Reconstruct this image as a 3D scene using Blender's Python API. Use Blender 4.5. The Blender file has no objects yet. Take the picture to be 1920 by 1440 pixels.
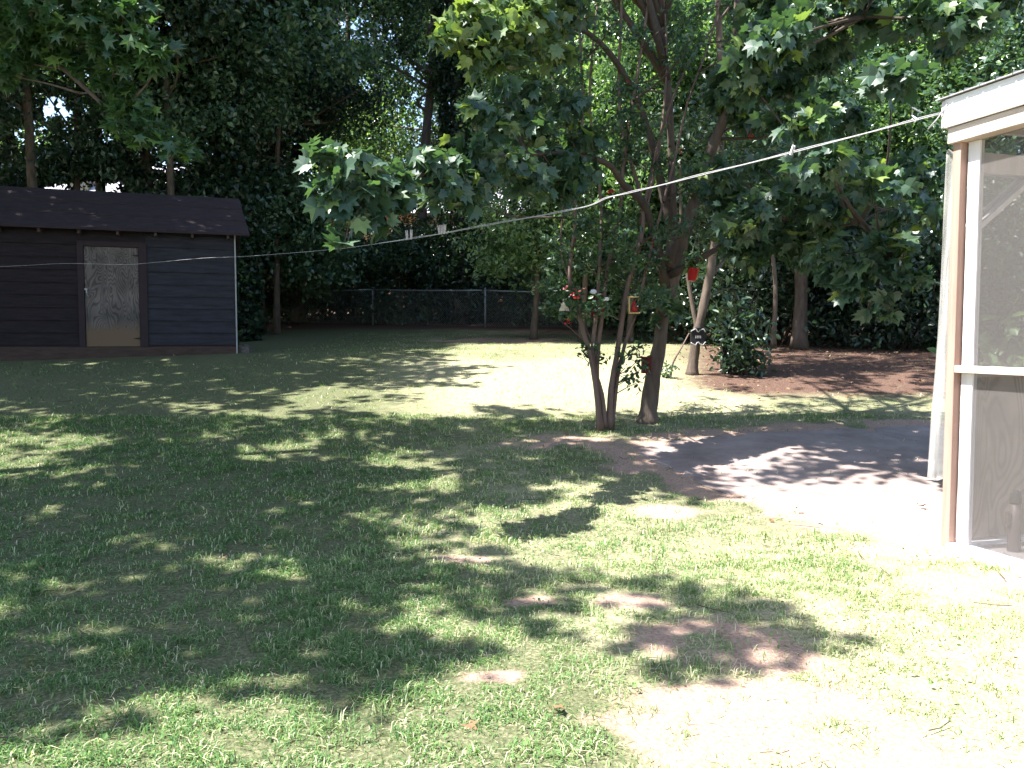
import bpy, math, random
import numpy as np
from mathutils import Vector, Matrix
R = np.random.default_rng(7); random.seed(7)
scene = bpy.context.scene
# ------------------------------------------------------------------ camera, world, sun, exposure
F = 1500.0; CAMZ = 1.3; PITCH = math.atan(85/F)
cd = bpy.data.cameras.new('camera'); cam = bpy.data.objects.new('camera', cd); scene.collection.objects.link(cam)
cd.sensor_width = 36; cd.lens = 36*F/1920; cd.clip_start = 0.05; cd.clip_end = 600
cam.location = (0, 0, CAMZ); cam.rotation_euler = (math.radians(90)-PITCH, 0, 0)
scene.camera = cam
SUN_EL = math.radians(60); sh = np.array([-0.96, -0.22]); sh = sh/np.linalg.norm(sh)
S = np.array([sh[0]*math.cos(SUN_EL), sh[1]*math.cos(SUN_EL), math.sin(SUN_EL)])   # towards the sun
w = bpy.data.worlds.new('World'); scene.world = w; w.use_nodes = True
nt = w.node_tree; bg = nt.nodes['Background']; sky = nt.nodes.new('ShaderNodeTexSky')
sky.sky_type = 'NISHITA'; sky.sun_disc = False; sky.sun_elevation = SUN_EL; sky.sun_rotation = math.atan2(S[0], S[1])
nt.links.new(sky.outputs[0], bg.inputs[0]); bg.inputs[1].default_value = 0.1
sd = bpy.data.lights.new('sun', 'SUN'); sun = bpy.data.objects.new('sun', sd); scene.collection.objects.link(sun)
sd.energy = 5.0; sd.angle = math.radians(0.5); sd.color = (1.0, 0.965, 0.92)
sun.rotation_euler = Vector((-S[0], -S[1], -S[2])).to_track_quat('-Z', 'Y').to_euler(); sun.location = (-20, 5, 30)
scene.view_settings.view_transform = 'Standard'; scene.view_settings.look = 'None'
scene.view_settings.exposure = 2.12; scene.view_settings.gamma = 1
scene.render.engine = 'CYCLES'
cy = scene.cycles; cy.max_bounces = 7; cy.diffuse_bounces = 4; cy.glossy_bounces = 2; cy.transmission_bounces = 4; cy.transparent_max_bounces = 12
cy.sample_clamp_indirect = 6
# ------------------------------------------------------------------ maths helpers
cp, sp = math.cos(PITCH), math.sin(PITCH)
def P(px, py, Y):                                   # the point seen at a place of the photograph, Y metres ahead
    a = (px-960)/F; b = (720-py)/F
    d = np.array([a, cp+b*sp, -sp+b*cp]); t = Y/d[1]
    return np.array([d[0]*t, Y, CAMZ+d[2]*t])
def proj(p):
    p = np.asarray(p, float); x = p[..., 0]; y = p[..., 1]; z = p[..., 2]-CAMZ
    dep = np.maximum(y*cp-z*sp, 0.05); up = y*sp+z*cp
    return 960+F*x/dep, 720-F*up/dep
HY = [-60, 4.9, 6.5, 8.7, 12, 14.2, 20, 26, 40, 60, 140]; HZ = [0, 0, .12, .40, .77, 1.0, 1.24, 1.68, 3.0, 4.0, 6.5]
_g = np.linspace(-60, 140, 2001); _h = np.interp(_g, HY, HZ); _k = np.hanning(13); _k /= _k.sum()
_hs = np.convolve(np.pad(_h, 6, mode='edge'), _k, mode='valid')
def lattice(x, y, seed=0):
    xi = np.floor(x).astype(np.int64); yi = np.floor(y).astype(np.int64); fx = x-xi; fy = y-yi
    fx = fx*fx*(3-2*fx); fy = fy*fy*(3-2*fy)
    def hsh(a, b):
        n = (a*374761393+b*668265263+seed*974634777) & 0xffffffff
        n = ((n ^ (n >> 13))*1274126177) & 0xffffffff
        return ((n ^ (n >> 16)) & 0xffff)/65535.0
    return (hsh(xi, yi)*(1-fx)+hsh(xi+1, yi)*fx)*(1-fy)+(hsh(xi, yi+1)*(1-fx)+hsh(xi+1, yi+1)*fx)*fy
def noise(x, y, s, seed=0, o=3):
    v = 0; a = 1; t = 0
    for k in range(o):
        v = v+a*lattice(np.asarray(x)/s*2**k, np.asarray(y)/s*2**k, seed+k); t += a; a *= .5
    return v/t
def H(x, y):
    x = np.asarray(x, float); y = np.asarray(y, float)
    return np.interp(y, _g, _hs)+(noise(x, y, 1.7, 3)-.5)*.05*np.clip((np.abs(x)+y)/4, .3, 1.5)
def G(px, py):                                      # where a pixel's ray meets the ground
    ys = np.concatenate([np.linspace(1.2, 8, 300), np.linspace(8, 40, 500)])
    a = (px-960)/F; b = (720-py)/F; dy = cp+b*sp
    t = ys/dy; z = CAMZ+(-sp+b*cp)*t; x = a*t
    k = np.argmax(z < H(x, ys)); k = k if k > 0 else len(ys)-1
    return np.array([x[k], ys[k], float(H(x[k], ys[k]))])
def GY(px, Y):
    x = (px-960)/F*Y; return np.array([x, Y, float(H(x, Y))])
# ------------------------------------------------------------------ materials
def mat(name):
    m = bpy.data.materials.new(name); m.use_nodes = True; n = m.node_tree.nodes; return m, n, m.node_tree.links, n['Principled BSDF']
def ramp(n, stops):
    r = n.new('ShaderNodeValToRGB'); e = r.color_ramp.elements
    while len(e) < len(stops): e.new(.5)
    for q, (p, c) in zip(e, stops): q.position = p; q.color = (*c, 1)
    return r
def surf(name, c1, c2=None, scale=6, rough=.8, bump=.2, stretch=(1, 1, 1), spec=.3, detail=6, metal=0):
    m, n, l, b = mat(name)
    tc = n.new('ShaderNodeTexCoord'); mp = n.new('ShaderNodeMapping'); mp.inputs['Scale'].default_value = stretch
    ns = n.new('ShaderNodeTexNoise'); ns.inputs['Scale'].default_value = scale; ns.inputs['Detail'].default_value = detail; ns.inputs['Roughness'].default_value = .65
    l.new(tc.outputs['Object'], mp.inputs[0]); l.new(mp.outputs[0], ns.inputs[0])
    r = ramp(n, [(.3, c1), (.7, c2 or c1)]); l.new(ns.outputs[0], r.inputs[0]); l.new(r.outputs[0], b.inputs['Base Color'])
    b.inputs['Roughness'].default_value = rough; b.inputs['Specular IOR Level'].default_value = spec; b.inputs['Metallic'].default_value = metal
    if bump:
        bp = n.new('ShaderNodeBump'); bp.inputs['Strength'].default_value = bump; bp.inputs['Distance'].default_value = .02
        l.new(ns.outputs[0], bp.inputs['Height']); l.new(bp.outputs[0], b.inputs['Normal'])
    return m
def leafmat(name, dark, mid, light, trans=.35, rough=.45, spec=.5, tcol=None):
    m, n, l, b = mat(name)
    at = n.new('ShaderNodeAttribute'); at.attribute_name = 'tint'
    r = ramp(n, [(0, dark), (.55, mid), (1, light)]); l.new(at.outputs['Fac'], r.inputs[0]); l.new(r.outputs[0], b.inputs['Base Color'])
    b.inputs['Roughness'].default_value = rough; b.inputs['Specular IOR Level'].default_value = spec
    tr = n.new('ShaderNodeBsdfTranslucent'); mx = n.new('ShaderNodeMixShader'); mx.inputs[0].default_value = trans
    g = n.new('ShaderNodeMixRGB'); g.blend_type = 'MULTIPLY'; g.inputs[0].default_value = 1; g.inputs[2].default_value = (*(tcol or (1.5, 1.6, .6)), 1)
    l.new(r.outputs[0], g.inputs[1]); l.new(g.outputs[0], tr.inputs[0])
    l.new(b.outputs[0], mx.inputs[1]); l.new(tr.outputs[0], mx.inputs[2]); l.new(mx.outputs[0], n['Material Output'].inputs[0])
    return m
M = {}
M['maple'] = leafmat('maple_leaf', (.028, .06, .042), (.055, .105, .062), (.19, .26, .07), .33, .42, .5)
M['gum'] = leafmat('sweetgum_leaf', (.022, .055, .026), (.045, .10, .038), (.13, .22, .06), .35, .4, .5)
M['myrtle'] = leafmat('myrtle_leaf', (.018, .045, .025), (.035, .08, .04), (.09, .16, .05), .3, .4, .5)
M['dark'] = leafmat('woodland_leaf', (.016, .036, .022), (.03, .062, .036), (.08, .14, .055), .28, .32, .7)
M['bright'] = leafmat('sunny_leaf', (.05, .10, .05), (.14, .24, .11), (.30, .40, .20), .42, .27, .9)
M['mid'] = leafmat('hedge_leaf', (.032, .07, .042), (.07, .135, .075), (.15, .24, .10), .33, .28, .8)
M['ivy'] = leafmat('ivy_leaf', (.01, .028, .016), (.02, .045, .022), (.045, .08, .03), .2, .4, .5)
M['grass'] = leafmat('grass_blade', (.055, .135, .045), (.16, .27, .085), (.60, .55, .38), .35, .5, .35, (1.1, 1.2, .6))
M['litter'] = leafmat('dry_leaf', (.12, .06, .03), (.28, .18, .1), (.5, .42, .3), .2, .7, .2, (1, .9, .7))
M['bark'] = surf('bark', (.055, .04, .03), (.13, .10, .08), 14, .9, .6, (1, 1, .25))
M['smooth_bark'] = surf('smooth_bark', (.085, .055, .045), (.16, .11, .09), 9, .75, .25, (1, 1, .2))
M['pale_bark'] = surf('pale_bark', (.10, .08, .065), (.20, .165, .14), 12, .85, .4, (1, 1, .25))
M['twig'] = surf('twig_bark', (.04, .03, .024), (.085, .065, .05), 20, .8, .1)
M['shed_left'] = surf('shed_siding_maroon', (.006, .004, .006), (.024, .015, .019), 3, .75, .3, (1, 1, 8), .25)
M['shed'] = surf('shed_siding_blue', (.007, .007, .011), (.03, .029, .042), 2.2, .7, .3, (1, 1, 7), .3)
M['shed_trim'] = surf('shed_trim', (.02, .012, .016), (.034, .02, .024), 5, .75, .2)
M['shed_roof'] = surf('shed_roofing', (.02, .013, .016), (.04, .027, .03), 5, .9, .5, (1, 1, 5))
M['skirt'] = surf('shed_skirt', (.04, .024, .02), (.08, .05, .042), 4, .85, .4, (1, 1, 5))
M['white'] = surf('white_paint', (.66, .64, .66), (.80, .78, .80), 9, .6, .12)
M['whitewood'] = surf('worn_white_board', (.50, .45, .44), (.74, .70, .70), 7, .7, .2, (1, 1, .15))
M['pine'] = surf('treated_pine', (.26, .16, .125), (.38, .26, .21), 9, .7, .3, (2.5, 2.5, .12))
M['rail_pine'] = surf('rail_pine', (.40, .31, .26), (.58, .5, .45), 9, .75, .2, (.2, .2, 3))
M['ceil'] = surf('porch_ceiling', (.12, .085, .075), (.17, .125, .11), 4, .85, .2)
M['steel'] = surf('galvanised_steel', (.28, .29, .30), (.42, .43, .44), 20, .5, .05, metal=.6)
M['line'] = surf('plastic_line', (.30, .29, .30), (.38, .37, .38), 20, .45, 0)
M['pin'] = surf('weathered_peg', (.40, .35, .33), (.60, .55, .53), 60, .8, .3, (1, 1, .2))
M['block'] = surf('concrete_block', (.06, .055, .05), (.14, .13, .12), 18, .95, .6)
M['slab'] = surf('porch_floor', (.17, .15, .15), (.30, .27, .26), 30, .9, .4)
M['red'] = surf('red_plastic', (.30, .014, .014), (.4, .022, .02), 8, .4, .05)
M['redcloth'] = surf('dark_red_cloth', (.05, .008, .01), (.12, .014, .016), 20, .8, .3)
M['cream'] = surf('cream_cloth', (.38, .33, .24), (.52, .46, .34), 20, .8, .3)
M['yellowwood'] = surf('yellow_wood', (.42, .30, .12), (.55, .42, .2), 10, .7, .2)
M['black'] = surf('black_wood', (.012, .010, .012), (.02, .018, .02), 8, .8, .2)
M['grey'] = surf('grey_metal', (.24, .24, .24), (.34, .34, .34), 20, .5, .1)
M['brown'] = surf('brown_metal', (.06, .045, .045), (.1, .07, .065), 20, .5, .1)
M['skin'] = surf('painted_face', (.5, .38, .3), (.55, .42, .33), 20, .6, 0)
M['petal'] = leafmat('red_petal', (.22, .008, .012), (.32, .012, .02), (.45, .03, .03), .35, .5, .3, (1.2, .8, .8))
M['pinkpetal'] = leafmat('pink_petal', (.5, .15, .15), (.6, .2, .2), (.65, .3, .3), .35, .5, .3, (1.2, .8, .8))
M['shingle'] = surf('roof_shingle', (.34, .32, .38), (.46, .44, .5), 8, .9, .3, (1, 1, 5))
M['housewall'] = surf('tan_stucco', (.34, .24, .20), (.42, .31, .26), 3, .9, .2)
M['orangewall'] = surf('orange_siding', (.50, .29, .14), (.6, .37, .19), 3, .85, .2, (1, 1, 10))
M['bluewall'] = surf('pale_siding', (.45, .52, .58), (.55, .62, .66), 3, .8, .2, (1, 1, 10))
M['glass'] = surf('dark_glass', (.02, .025, .03), (.03, .035, .04), 3, .1, 0, spec=.8)
def brickmat():
    m, n, l, b = mat('brick'); tc = n.new('ShaderNodeTexCoord'); bt = n.new('ShaderNodeTexBrick'); bt.inputs['Scale'].default_value = 4
    bt.inputs['Color1'].default_value = (.45, .16, .08, 1); bt.inputs['Color2'].default_value = (.55, .24, .12, 1); bt.inputs['Mortar'].default_value = (.6, .55, .48, 1)
    mp = n.new('ShaderNodeMapping'); mp.inputs['Rotation'].default_value = (math.radians(90), 0, 0)
    l.new(tc.outputs['Object'], mp.inputs[0]); l.new(mp.outputs[0], bt.inputs[0]); l.new(bt.outputs[0], b.inputs[0]); b.inputs['Roughness'].default_value = .9; return m
M['brick'] = brickmat()
def plywood(name, a, bcol, sc, stain):
    m, n, l, b = mat(name); tc = n.new('ShaderNodeTexCoord'); mp = n.new('ShaderNodeMapping'); mp.inputs['Scale'].default_value = (1, 1, .3)
    ns = n.new('ShaderNodeTexNoise'); ns.inputs['Scale'].default_value = sc; ns.inputs['Detail'].default_value = 1.5; ns.inputs['Distortion'].default_value = .6
    mu = n.new('ShaderNodeMath'); mu.operation = 'MULTIPLY'; mu.inputs[1].default_value = 120
    si = n.new('ShaderNodeMath'); si.operation = 'SINE'; mr = n.new('ShaderNodeMapRange'); mr.inputs[1].default_value = -1
    l.new(tc.outputs['Object'], mp.inputs[0]); l.new(mp.outputs[0], ns.inputs[0]); l.new(ns.outputs[0], mu.inputs[0]); l.new(mu.outputs[0], si.inputs[0]); l.new(si.outputs[0], mr.inputs[0])
    r = ramp(n, [(.1, a), (.6, bcol)]); l.new(mr.outputs[0], r.inputs[0])
    n2 = n.new('ShaderNodeTexNoise'); n2.inputs['Scale'].default_value = 3; n2.inputs['Detail'].default_value = 5; l.new(tc.outputs['Object'], n2.inputs[0])
    mx = n.new('ShaderNodeMixRGB'); mx.blend_type = 'MULTIPLY'; mx.inputs[0].default_value = .8
    r2 = ramp(n, [(.35, (.45, .45, .47)), (.65, (1, 1, 1))]); l.new(n2.outputs[0], r2.inputs[0]); l.new(r.outputs[0], mx.inputs[1]); l.new(r2.outputs[0], mx.inputs[2])
    out = mx
    if stain:
        sx = n.new('ShaderNodeSeparateXYZ'); l.new(tc.outputs['Object'], sx.inputs[0])
        ad = n.new('ShaderNodeMath'); ad.operation = 'MULTIPLY_ADD'; ad.inputs[1].default_value = .25; l.new(n2.outputs[0], ad.inputs[0]); l.new(sx.outputs[2], ad.inputs[2])
        r3 = ramp(n, [(.36, (1, 1, 1)), (.55, (0, 0, 0))]); l.new(ad.outputs[0], r3.inputs[0])
        m3 = n.new('ShaderNodeMixRGB'); l.new(r3.outputs[0], m3.inputs[0]); l.new(mx.outputs[0], m3.inputs[1]); m3.inputs[2].default_value = (*stain, 1); out = m3
    l.new(out.outputs[0], b.inputs[0]); b.inputs['Roughness'].default_value = .85
    return m
M['ply'] = plywood('door_plywood', (.075, .06, .055), (.155, .128, .118), 5.2, (.14, .09, .055))
M['ply2'] = plywood('porch_plywood', (.30, .22, .17), (.42, .33, .26), 3.2, None)
def seethrough(name, col, alpha, rough=.5, wav=False):
    m, n, l, b = mat(name); b.inputs['Base Color'].default_value = (*col, 1); b.inputs['Roughness'].default_value = rough
    tr = n.new('ShaderNodeBsdfTransparent'); mx = n.new('ShaderNodeMixShader'); l.new(tr.outputs[0], mx.inputs[1]); l.new(b.outputs[0], mx.inputs[2])
    mx.inputs[0].default_value = alpha; l.new(mx.outputs[0], n['Material Output'].inputs[0])
    if wav:
        tc = n.new('ShaderNodeTexCoord'); ns = n.new('ShaderNodeTexNoise'); ns.inputs['Scale'].default_value = 3; ns.inputs['Detail'].default_value = 5
        mp = n.new('ShaderNodeMapping'); mp.inputs['Scale'].default_value = (6, 6, .5); l.new(tc.outputs['Object'], mp.inputs[0]); l.new(mp.outputs[0], ns.inputs[0])
        mr = n.new('ShaderNodeMapRange'); mr.inputs[1].default_value = .35; mr.inputs[2].default_value = .65; mr.inputs[3].default_value = alpha*.5; mr.inputs[4].default_value = min(1, alpha*1.6)
        l.new(ns.outputs[0], mr.inputs[0]); l.new(mr.outputs[0], mx.inputs[0])
    return m
M['screen'] = seethrough('insect_screen', (.13, .12, .115), .30, .6)
M['sheet'] = seethrough('clear_plastic', (.62, .60, .57), .30, .25, True)
# ground
m, n, l, b = mat('ground_soil'); M['ground'] = m
tc = n.new('ShaderNodeTexCoord')
def nz(s, d=6, r=.6):
    q = n.new('ShaderNodeTexNoise'); q.inputs['Scale'].default_value = s; q.inputs['Detail'].default_value = d; q.inputs['Roughness'].default_value = r; l.new(tc.outputs['Object'], q.inputs[0]); return q
n1, n2, n3 = nz(1.3), nz(9), nz(60, 4, .7)
lawn = ramp(n, [(.3, (.05, .062, .03)), (.5, (.11, .12, .06)), (.7, (.24, .22, .14))]); l.new(n3.outputs[0], lawn.inputs[0])
straw = ramp(n, [(.3, (.17, .16, .085)), (.7, (.44, .41, .27))]); l.new(n3.outputs[0], straw.inputs[0])
dirt = ramp(n, [(.3, (.24, .15, .11)), (.5, (.36, .25, .19)), (.75, (.50, .38, .31))]); l.new(n3.outputs[0], dirt.inputs[0])
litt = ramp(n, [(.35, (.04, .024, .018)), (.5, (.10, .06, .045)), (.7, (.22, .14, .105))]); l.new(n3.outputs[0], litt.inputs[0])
def amix(a, bb, attr):
    at = n.new('ShaderNodeAttribute'); at.attribute_name = attr
    ad = n.new('ShaderNodeMath'); ad.operation = 'MULTIPLY_ADD'; ad.inputs[1].default_value = .5; l.new(n2.outputs[0], ad.inputs[0]); l.new(at.outputs['Fac'], ad.inputs[2])
    mr = n.new('ShaderNodeMapRange'); mr.inputs[1].default_value = .55; mr.inputs[2].default_value = .95; l.new(ad.outputs[0], mr.inputs[0])
    mx = n.new('ShaderNodeMixRGB'); l.new(mr.outputs[0], mx.inputs[0]); l.new(a.outputs[0], mx.inputs[1]); l.new(bb.outputs[0], mx.inputs[2]); return mx
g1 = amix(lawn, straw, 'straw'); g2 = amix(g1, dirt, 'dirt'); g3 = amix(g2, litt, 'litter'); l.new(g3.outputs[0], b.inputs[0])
b.inputs['Roughness'].default_value = .95; b.inputs['Specular IOR Level'].default_value = .1
bp = n.new('ShaderNodeBump'); bp.inputs['Strength'].default_value = .7; bp.inputs['Distance'].default_value = .03; l.new(n3.outputs[0], bp.inputs['Height']); l.new(bp.outputs[0], b.inputs['Normal'])
M['patio'] = surf('patio_concrete', (.17, .128, .112), (.34, .275, .25), 2.2, .9, .35, detail=14)
# ------------------------------------------------------------------ object helpers
C = scene.collection
def tag(o, label=None, cat=None, group=None, kind=None):
    if label: o['label'] = label
    if cat: o['category'] = cat
    if group: o['group'] = group
    if kind: o['kind'] = kind
    return o
def thing(name, loc, label, cat, group=None, rot=0):
    o = bpy.data.objects.new(name, None); C.objects.link(o); o.location = [float(v) for v in loc]; o.rotation_euler = (0, 0, rot); o.empty_display_size = .2
    return tag(o, label, cat, group)
def link(name, me, material, parent=None):
    me.materials.append(material); o = bpy.data.objects.new(name, me); C.objects.link(o)
    if parent is not None:
        o.parent = parent
    return o
def rawmesh(name, V, Fc, smooth=False):             # Fc: list of (array of polygons with k corners)
    me = bpy.data.meshes.new(name); V = np.asarray(V, np.float32); me.vertices.add(len(V)); me.vertices.foreach_set('co', V.ravel())
    loops = np.concatenate([f.ravel() for f in Fc]).astype(np.int32); starts = []; s = 0
    for f in Fc:
        k = f.shape[1]; starts.append(s+np.arange(len(f))*k); s += f.size
    starts = np.concatenate(starts).astype(np.int32)
    me.loops.add(len(loops)); me.loops.foreach_set('vertex_index', loops); me.polygons.add(len(starts)); me.polygons.foreach_set('loop_start', starts)
    me.update(calc_edges=True)
    me.polygons.foreach_set('use_smooth', np.full(len(starts), smooth)); return me
class MB:
    def __init__(s): s.v = []; s.f = []; s.n = 0
    def add(s, V, Fs):
        V = np.asarray(V, float)
        for f in Fs: s.f.append([i+s.n for i in f])
        s.v.append(V); s.n += len(V); return s
    def box(s, a, b_, rot=None, jit=0):
        x0, y0, z0 = a; x1, y1, z1 = b_
        V = np.array([[x0, y0, z0], [x1, y0, z0], [x1, y1, z0], [x0, y1, z0], [x0, y0, z1], [x1, y0, z1], [x1, y1, z1], [x0, y1, z1]], float)
        if jit: V += (R.random(V.shape)-.5)*jit
        return s.add(V if rot is None else rot(V), [(0, 3, 2, 1), (4, 5, 6, 7), (0, 1, 5, 4), (1, 2, 6, 5), (2, 3, 7, 6), (3, 0, 4, 7)])
    def beam(s, p, q, wdt, th, up=(0, 0, 1)):
        p = np.array(p, float); q = np.array(q, float); d = q-p; L = np.linalg.norm(d); d /= L; up = np.array(up, float)
        sd_ = np.cross(d, up); sd_ /= np.linalg.norm(sd_); u2 = np.cross(sd_, d)
        V = [p+i*sd_*th/2+j*u2*wdt/2+k*d*L for k in (0, 1) for i, j in ((-1, -1), (1, -1), (1, 1), (-1, 1))]
        return s.add(V, [(0, 3, 2, 1), (4, 5, 6, 7), (0, 1, 5, 4), (1, 2, 6, 5), (2, 3, 7, 6), (3, 0, 4, 7)])
    def tube(s, pts, rad, sides=8, wob=0):
        pts = np.array(pts, float); k = len(pts); rad = np.broadcast_to(rad, (k,)) if np.ndim(rad) == 0 else np.array(rad)
        t = np.gradient(pts, axis=0); t /= np.linalg.norm(t, axis=1)[:, None]+1e-9
        ref = np.array([0, 0, 1.]) if abs(t[0][2]) < .8 else np.array([0, 1., 0]); V = []
        for i in range(k):
            a = np.cross(t[i], ref); a /= np.linalg.norm(a)+1e-9; b2 = np.cross(a, t[i])
            for j in range(sides):
                th = 2*math.pi*j/sides; r = rad[i]*(1+wob*(R.random()-.5)); V.append(pts[i]+r*(math.cos(th)*a+math.sin(th)*b2))
        Fs = [(i*sides+j, (i+1)*sides+j, (i+1)*sides+(j+1) % sides, i*sides+(j+1) % sides) for i in range(k-1) for j in range(sides)]
        Fs += [tuple(range(sides)), tuple(range((k-1)*sides+sides-1, (k-1)*sides-1, -1))]
        return s.add(V, Fs)
    def lathe(s, prof, c=(0, 0, 0), sides=16):
        V = []; c = np.array(c, float); k = len(prof)
        for r, z in prof:
            for j in range(sides):
                th = 2*math.pi*j/sides; V.append(c+np.array([r*math.cos(th), r*math.sin(th), z]))
        Fs = [(i*sides+j, i*sides+(j+1) % sides, (i+1)*sides+(j+1) % sides, (i+1)*sides+j) for i in range(k-1) for j in range(sides)]
        Fs += [tuple(range(sides-1, -1, -1)), tuple(range((k-1)*sides, k*sides))]
        return s.add(V, Fs)
    def build(s, name, material, parent=None, smooth=False, bevel=0, off=(0, 0, 0)):
        me = bpy.data.meshes.new(name); V = np.concatenate(s.v)-np.array(off, float)
        me.from_pydata([tuple(map(float, v)) for v in V], [], s.f); me.update()
        if smooth: me.polygons.foreach_set('use_smooth', np.full(len(me.polygons), True))
        o = link(name, me, material, parent)
        if bevel:
            bv = o.modifiers.new('b', 'BEVEL'); bv.width = bevel; bv.segments = 2; bv.limit_method = 'ANGLE'
        return o
def smoothpath(pts, k=5):
    pts = np.array(pts, float)
    if len(pts) < 3:
        t = np.linspace(0, 1, k+1)[:, None]; return pts[0]*(1-t)+pts[1]*t
    Q = np.vstack([2*pts[0]-pts[1], pts, 2*pts[-1]-pts[-2]]); out = []
    for i in range(1, len(Q)-2):
        for t in np.linspace(0, 1, k, endpoint=False):
            p0, p1, p2, p3 = Q[i-1], Q[i], Q[i+1], Q[i+2]
            out.append(.5*((2*p1)+(-p0+p2)*t+(2*p0-5*p1+4*p2-p3)*t*t+(-p0+3*p1-3*p2+p3)*t**3))
    out.append(Q[-2]); return np.array(out)
# ------------------------------------------------------------------ leaves
def fan(outline, fold=.12):
    o = np.array(outline, float); V = [(0, .42, 0)]+[(x, y, abs(x)*fold*2.2-.22*y*y) for x, y in o]
    k = len(o); return np.array(V, float), [np.array([(0, 1+i, 1+(i+1) % k) for i in range(k)])]
half = [(0, 1.05), (.10, .86), (.17, .70), (.25, .66), (.46, .82), (.44, .62), (.40, .48), (.60, .40), (.46, .26), (.40, .08), (.2, .0), (0, .08)]
T_MAPLE = fan(half+[(-x, y) for x, y in half[-2:0:-1]])
half = [(0, 1.05), (.11, .62), (.50, .82), (.28, .44), (.58, .30), (.20, .16), (0, 0)]
T_GUM = fan(half+[(-x, y) for x, y in half[-2:0:-1]])
T_OVAL = (np.array([(0, 0, 0), (.26, .35, .06), (.2, .8, .02), (0, 1, -.1), (-.2, .8, .02), (-.26, .35, .06)], float), [np.array([(0, 1, 2, 3), (0, 3, 4, 5)])])
T_QUAD = (np.array([(0, 0, 0), (.32, .45, .07), (0, 1, -.06), (-.32, .45, .07)], float), [np.array([(0, 1, 2, 3)])])
T_ROUND = (np.array([(0, 0, 0), (.34, .25, .04), (.4, .6, .03), (0, 1, -.05), (-.4, .6, .03), (-.34, .25, .04)], float), [np.array([(0, 1, 2, 3), (0, 3, 4, 5)])])
def norm(v): return v/(np.linalg.norm(v, axis=-1, keepdims=True)+1e-9)
def leaves(name, tpl, pos, size, material, parent=None, up=1.0, spread=.8, droop=.3, tint=None, var=.35, off=(0, 0, 0), twod=None):
    pos = np.asarray(pos, float); N = len(pos)
    nrm = norm(R.normal(size=(N, 3))*spread+np.array([0, 0, up])); d = R.normal(size=(N, 3))
    if twod is not None: d = d*.6+twod
    d[:, 2] -= droop*2.2; d = norm(d-(d*nrm).sum(1, keepdims=True)*nrm); x = np.cross(d, nrm)
    sc = size*(1+(R.random(N)-.5)*2*var); T, Fs = tpl; k = len(T)
    V = (T[None, :, 0, None]*x[:, None]+T[None, :, 1, None]*d[:, None]+T[None, :, 2, None]*nrm[:, None])*sc[:, None, None]+pos[:, None]-np.array(off, float)
    Fc = [(f[None]+(np.arange(N)*k)[:, None, None]).reshape(-1, f.shape[1]) for f in Fs]
    me = rawmesh(name, V.reshape(-1, 3), Fc)
    if tint is None: tint = np.clip(R.normal(.42, .22, N), 0, 1)
    at = me.attributes.new('tint', 'FLOAT', 'POINT'); at.data.foreach_set('value', np.repeat(tint, k).astype(np.float32))
    return link(name, me, material, parent)
# openings between the woodland crowns: (px, py, rx, ry, share of leaves missing)
HOLES = [(120, 165, 60, 75, .72), (110, 205, 30, 25, .9), (190, 130, 34, 40, .72), (60, 250, 40, 26, .8), (100, 80, 60, 40, .6), (150, 260, 60, 30, .55), (30, 150, 30, 60, .5), (260, 290, 30, 20, .5), (560, 60, 40, 40, .4), (790, 180, 18, 100, .5), (200, 250, 20, 14, .7), (305, 44, 22, 18, .85), (700, 45, 60, 42, .72), (650, 40, 24, 40, .7),
         (740, 130, 40, 40, .6), (690, 150, 20, 20, .7), (1060, 5, 80, 25, .6), (820, 60, 14, 60, .7), (1180, 30, 60, 30, .4),
         (165, 352, 80, 17, .97), (960, 378, 46, 26, .9), (965, 418, 38, 18, .75), (680, 428, 66, 24, .75), (905, 496, 36, 9, .95), (1230, 500, 30, 8, .5), (740, 230, 20, 50, .4)]
def carve(p):
    px, py = proj(p); keep = np.ones(len(p), bool); jag = noise(px, py, 14, 5, 2)
    for hx, hy, rx, ry, s_ in HOLES:
        q = ((px-hx)/rx)**2+((py-hy)/ry)**2
        keep &= ~((q < .6+jag*.8) & (R.random(len(p)) < s_) & (noise(px, py, 22, 9, 2) < .3+s_*.55))
    return keep
def cloud(cens, n_sub, n_leaf, sub_r, shell=.6, flat=.7):
    """cens: (x,y,z,rx,ry,rz) blobs; leaves sit in tufts spread through them"""
    out = []
    for c in cens:
        c = np.array(c, float); d = norm(R.normal(size=(n_sub, 3))); r = (shell+(1-shell)*R.random(n_sub))[:, None]*(R.random(n_sub)**.2)[:, None]
        sc_ = c[:3]+d*r*c[3:6]; q = sc_[:, None]+R.normal(size=(n_sub, n_leaf, 3))*sub_r*np.array([1, 1, flat]); out.append(q.reshape(-1, 3))
    return np.concatenate(out)
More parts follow.
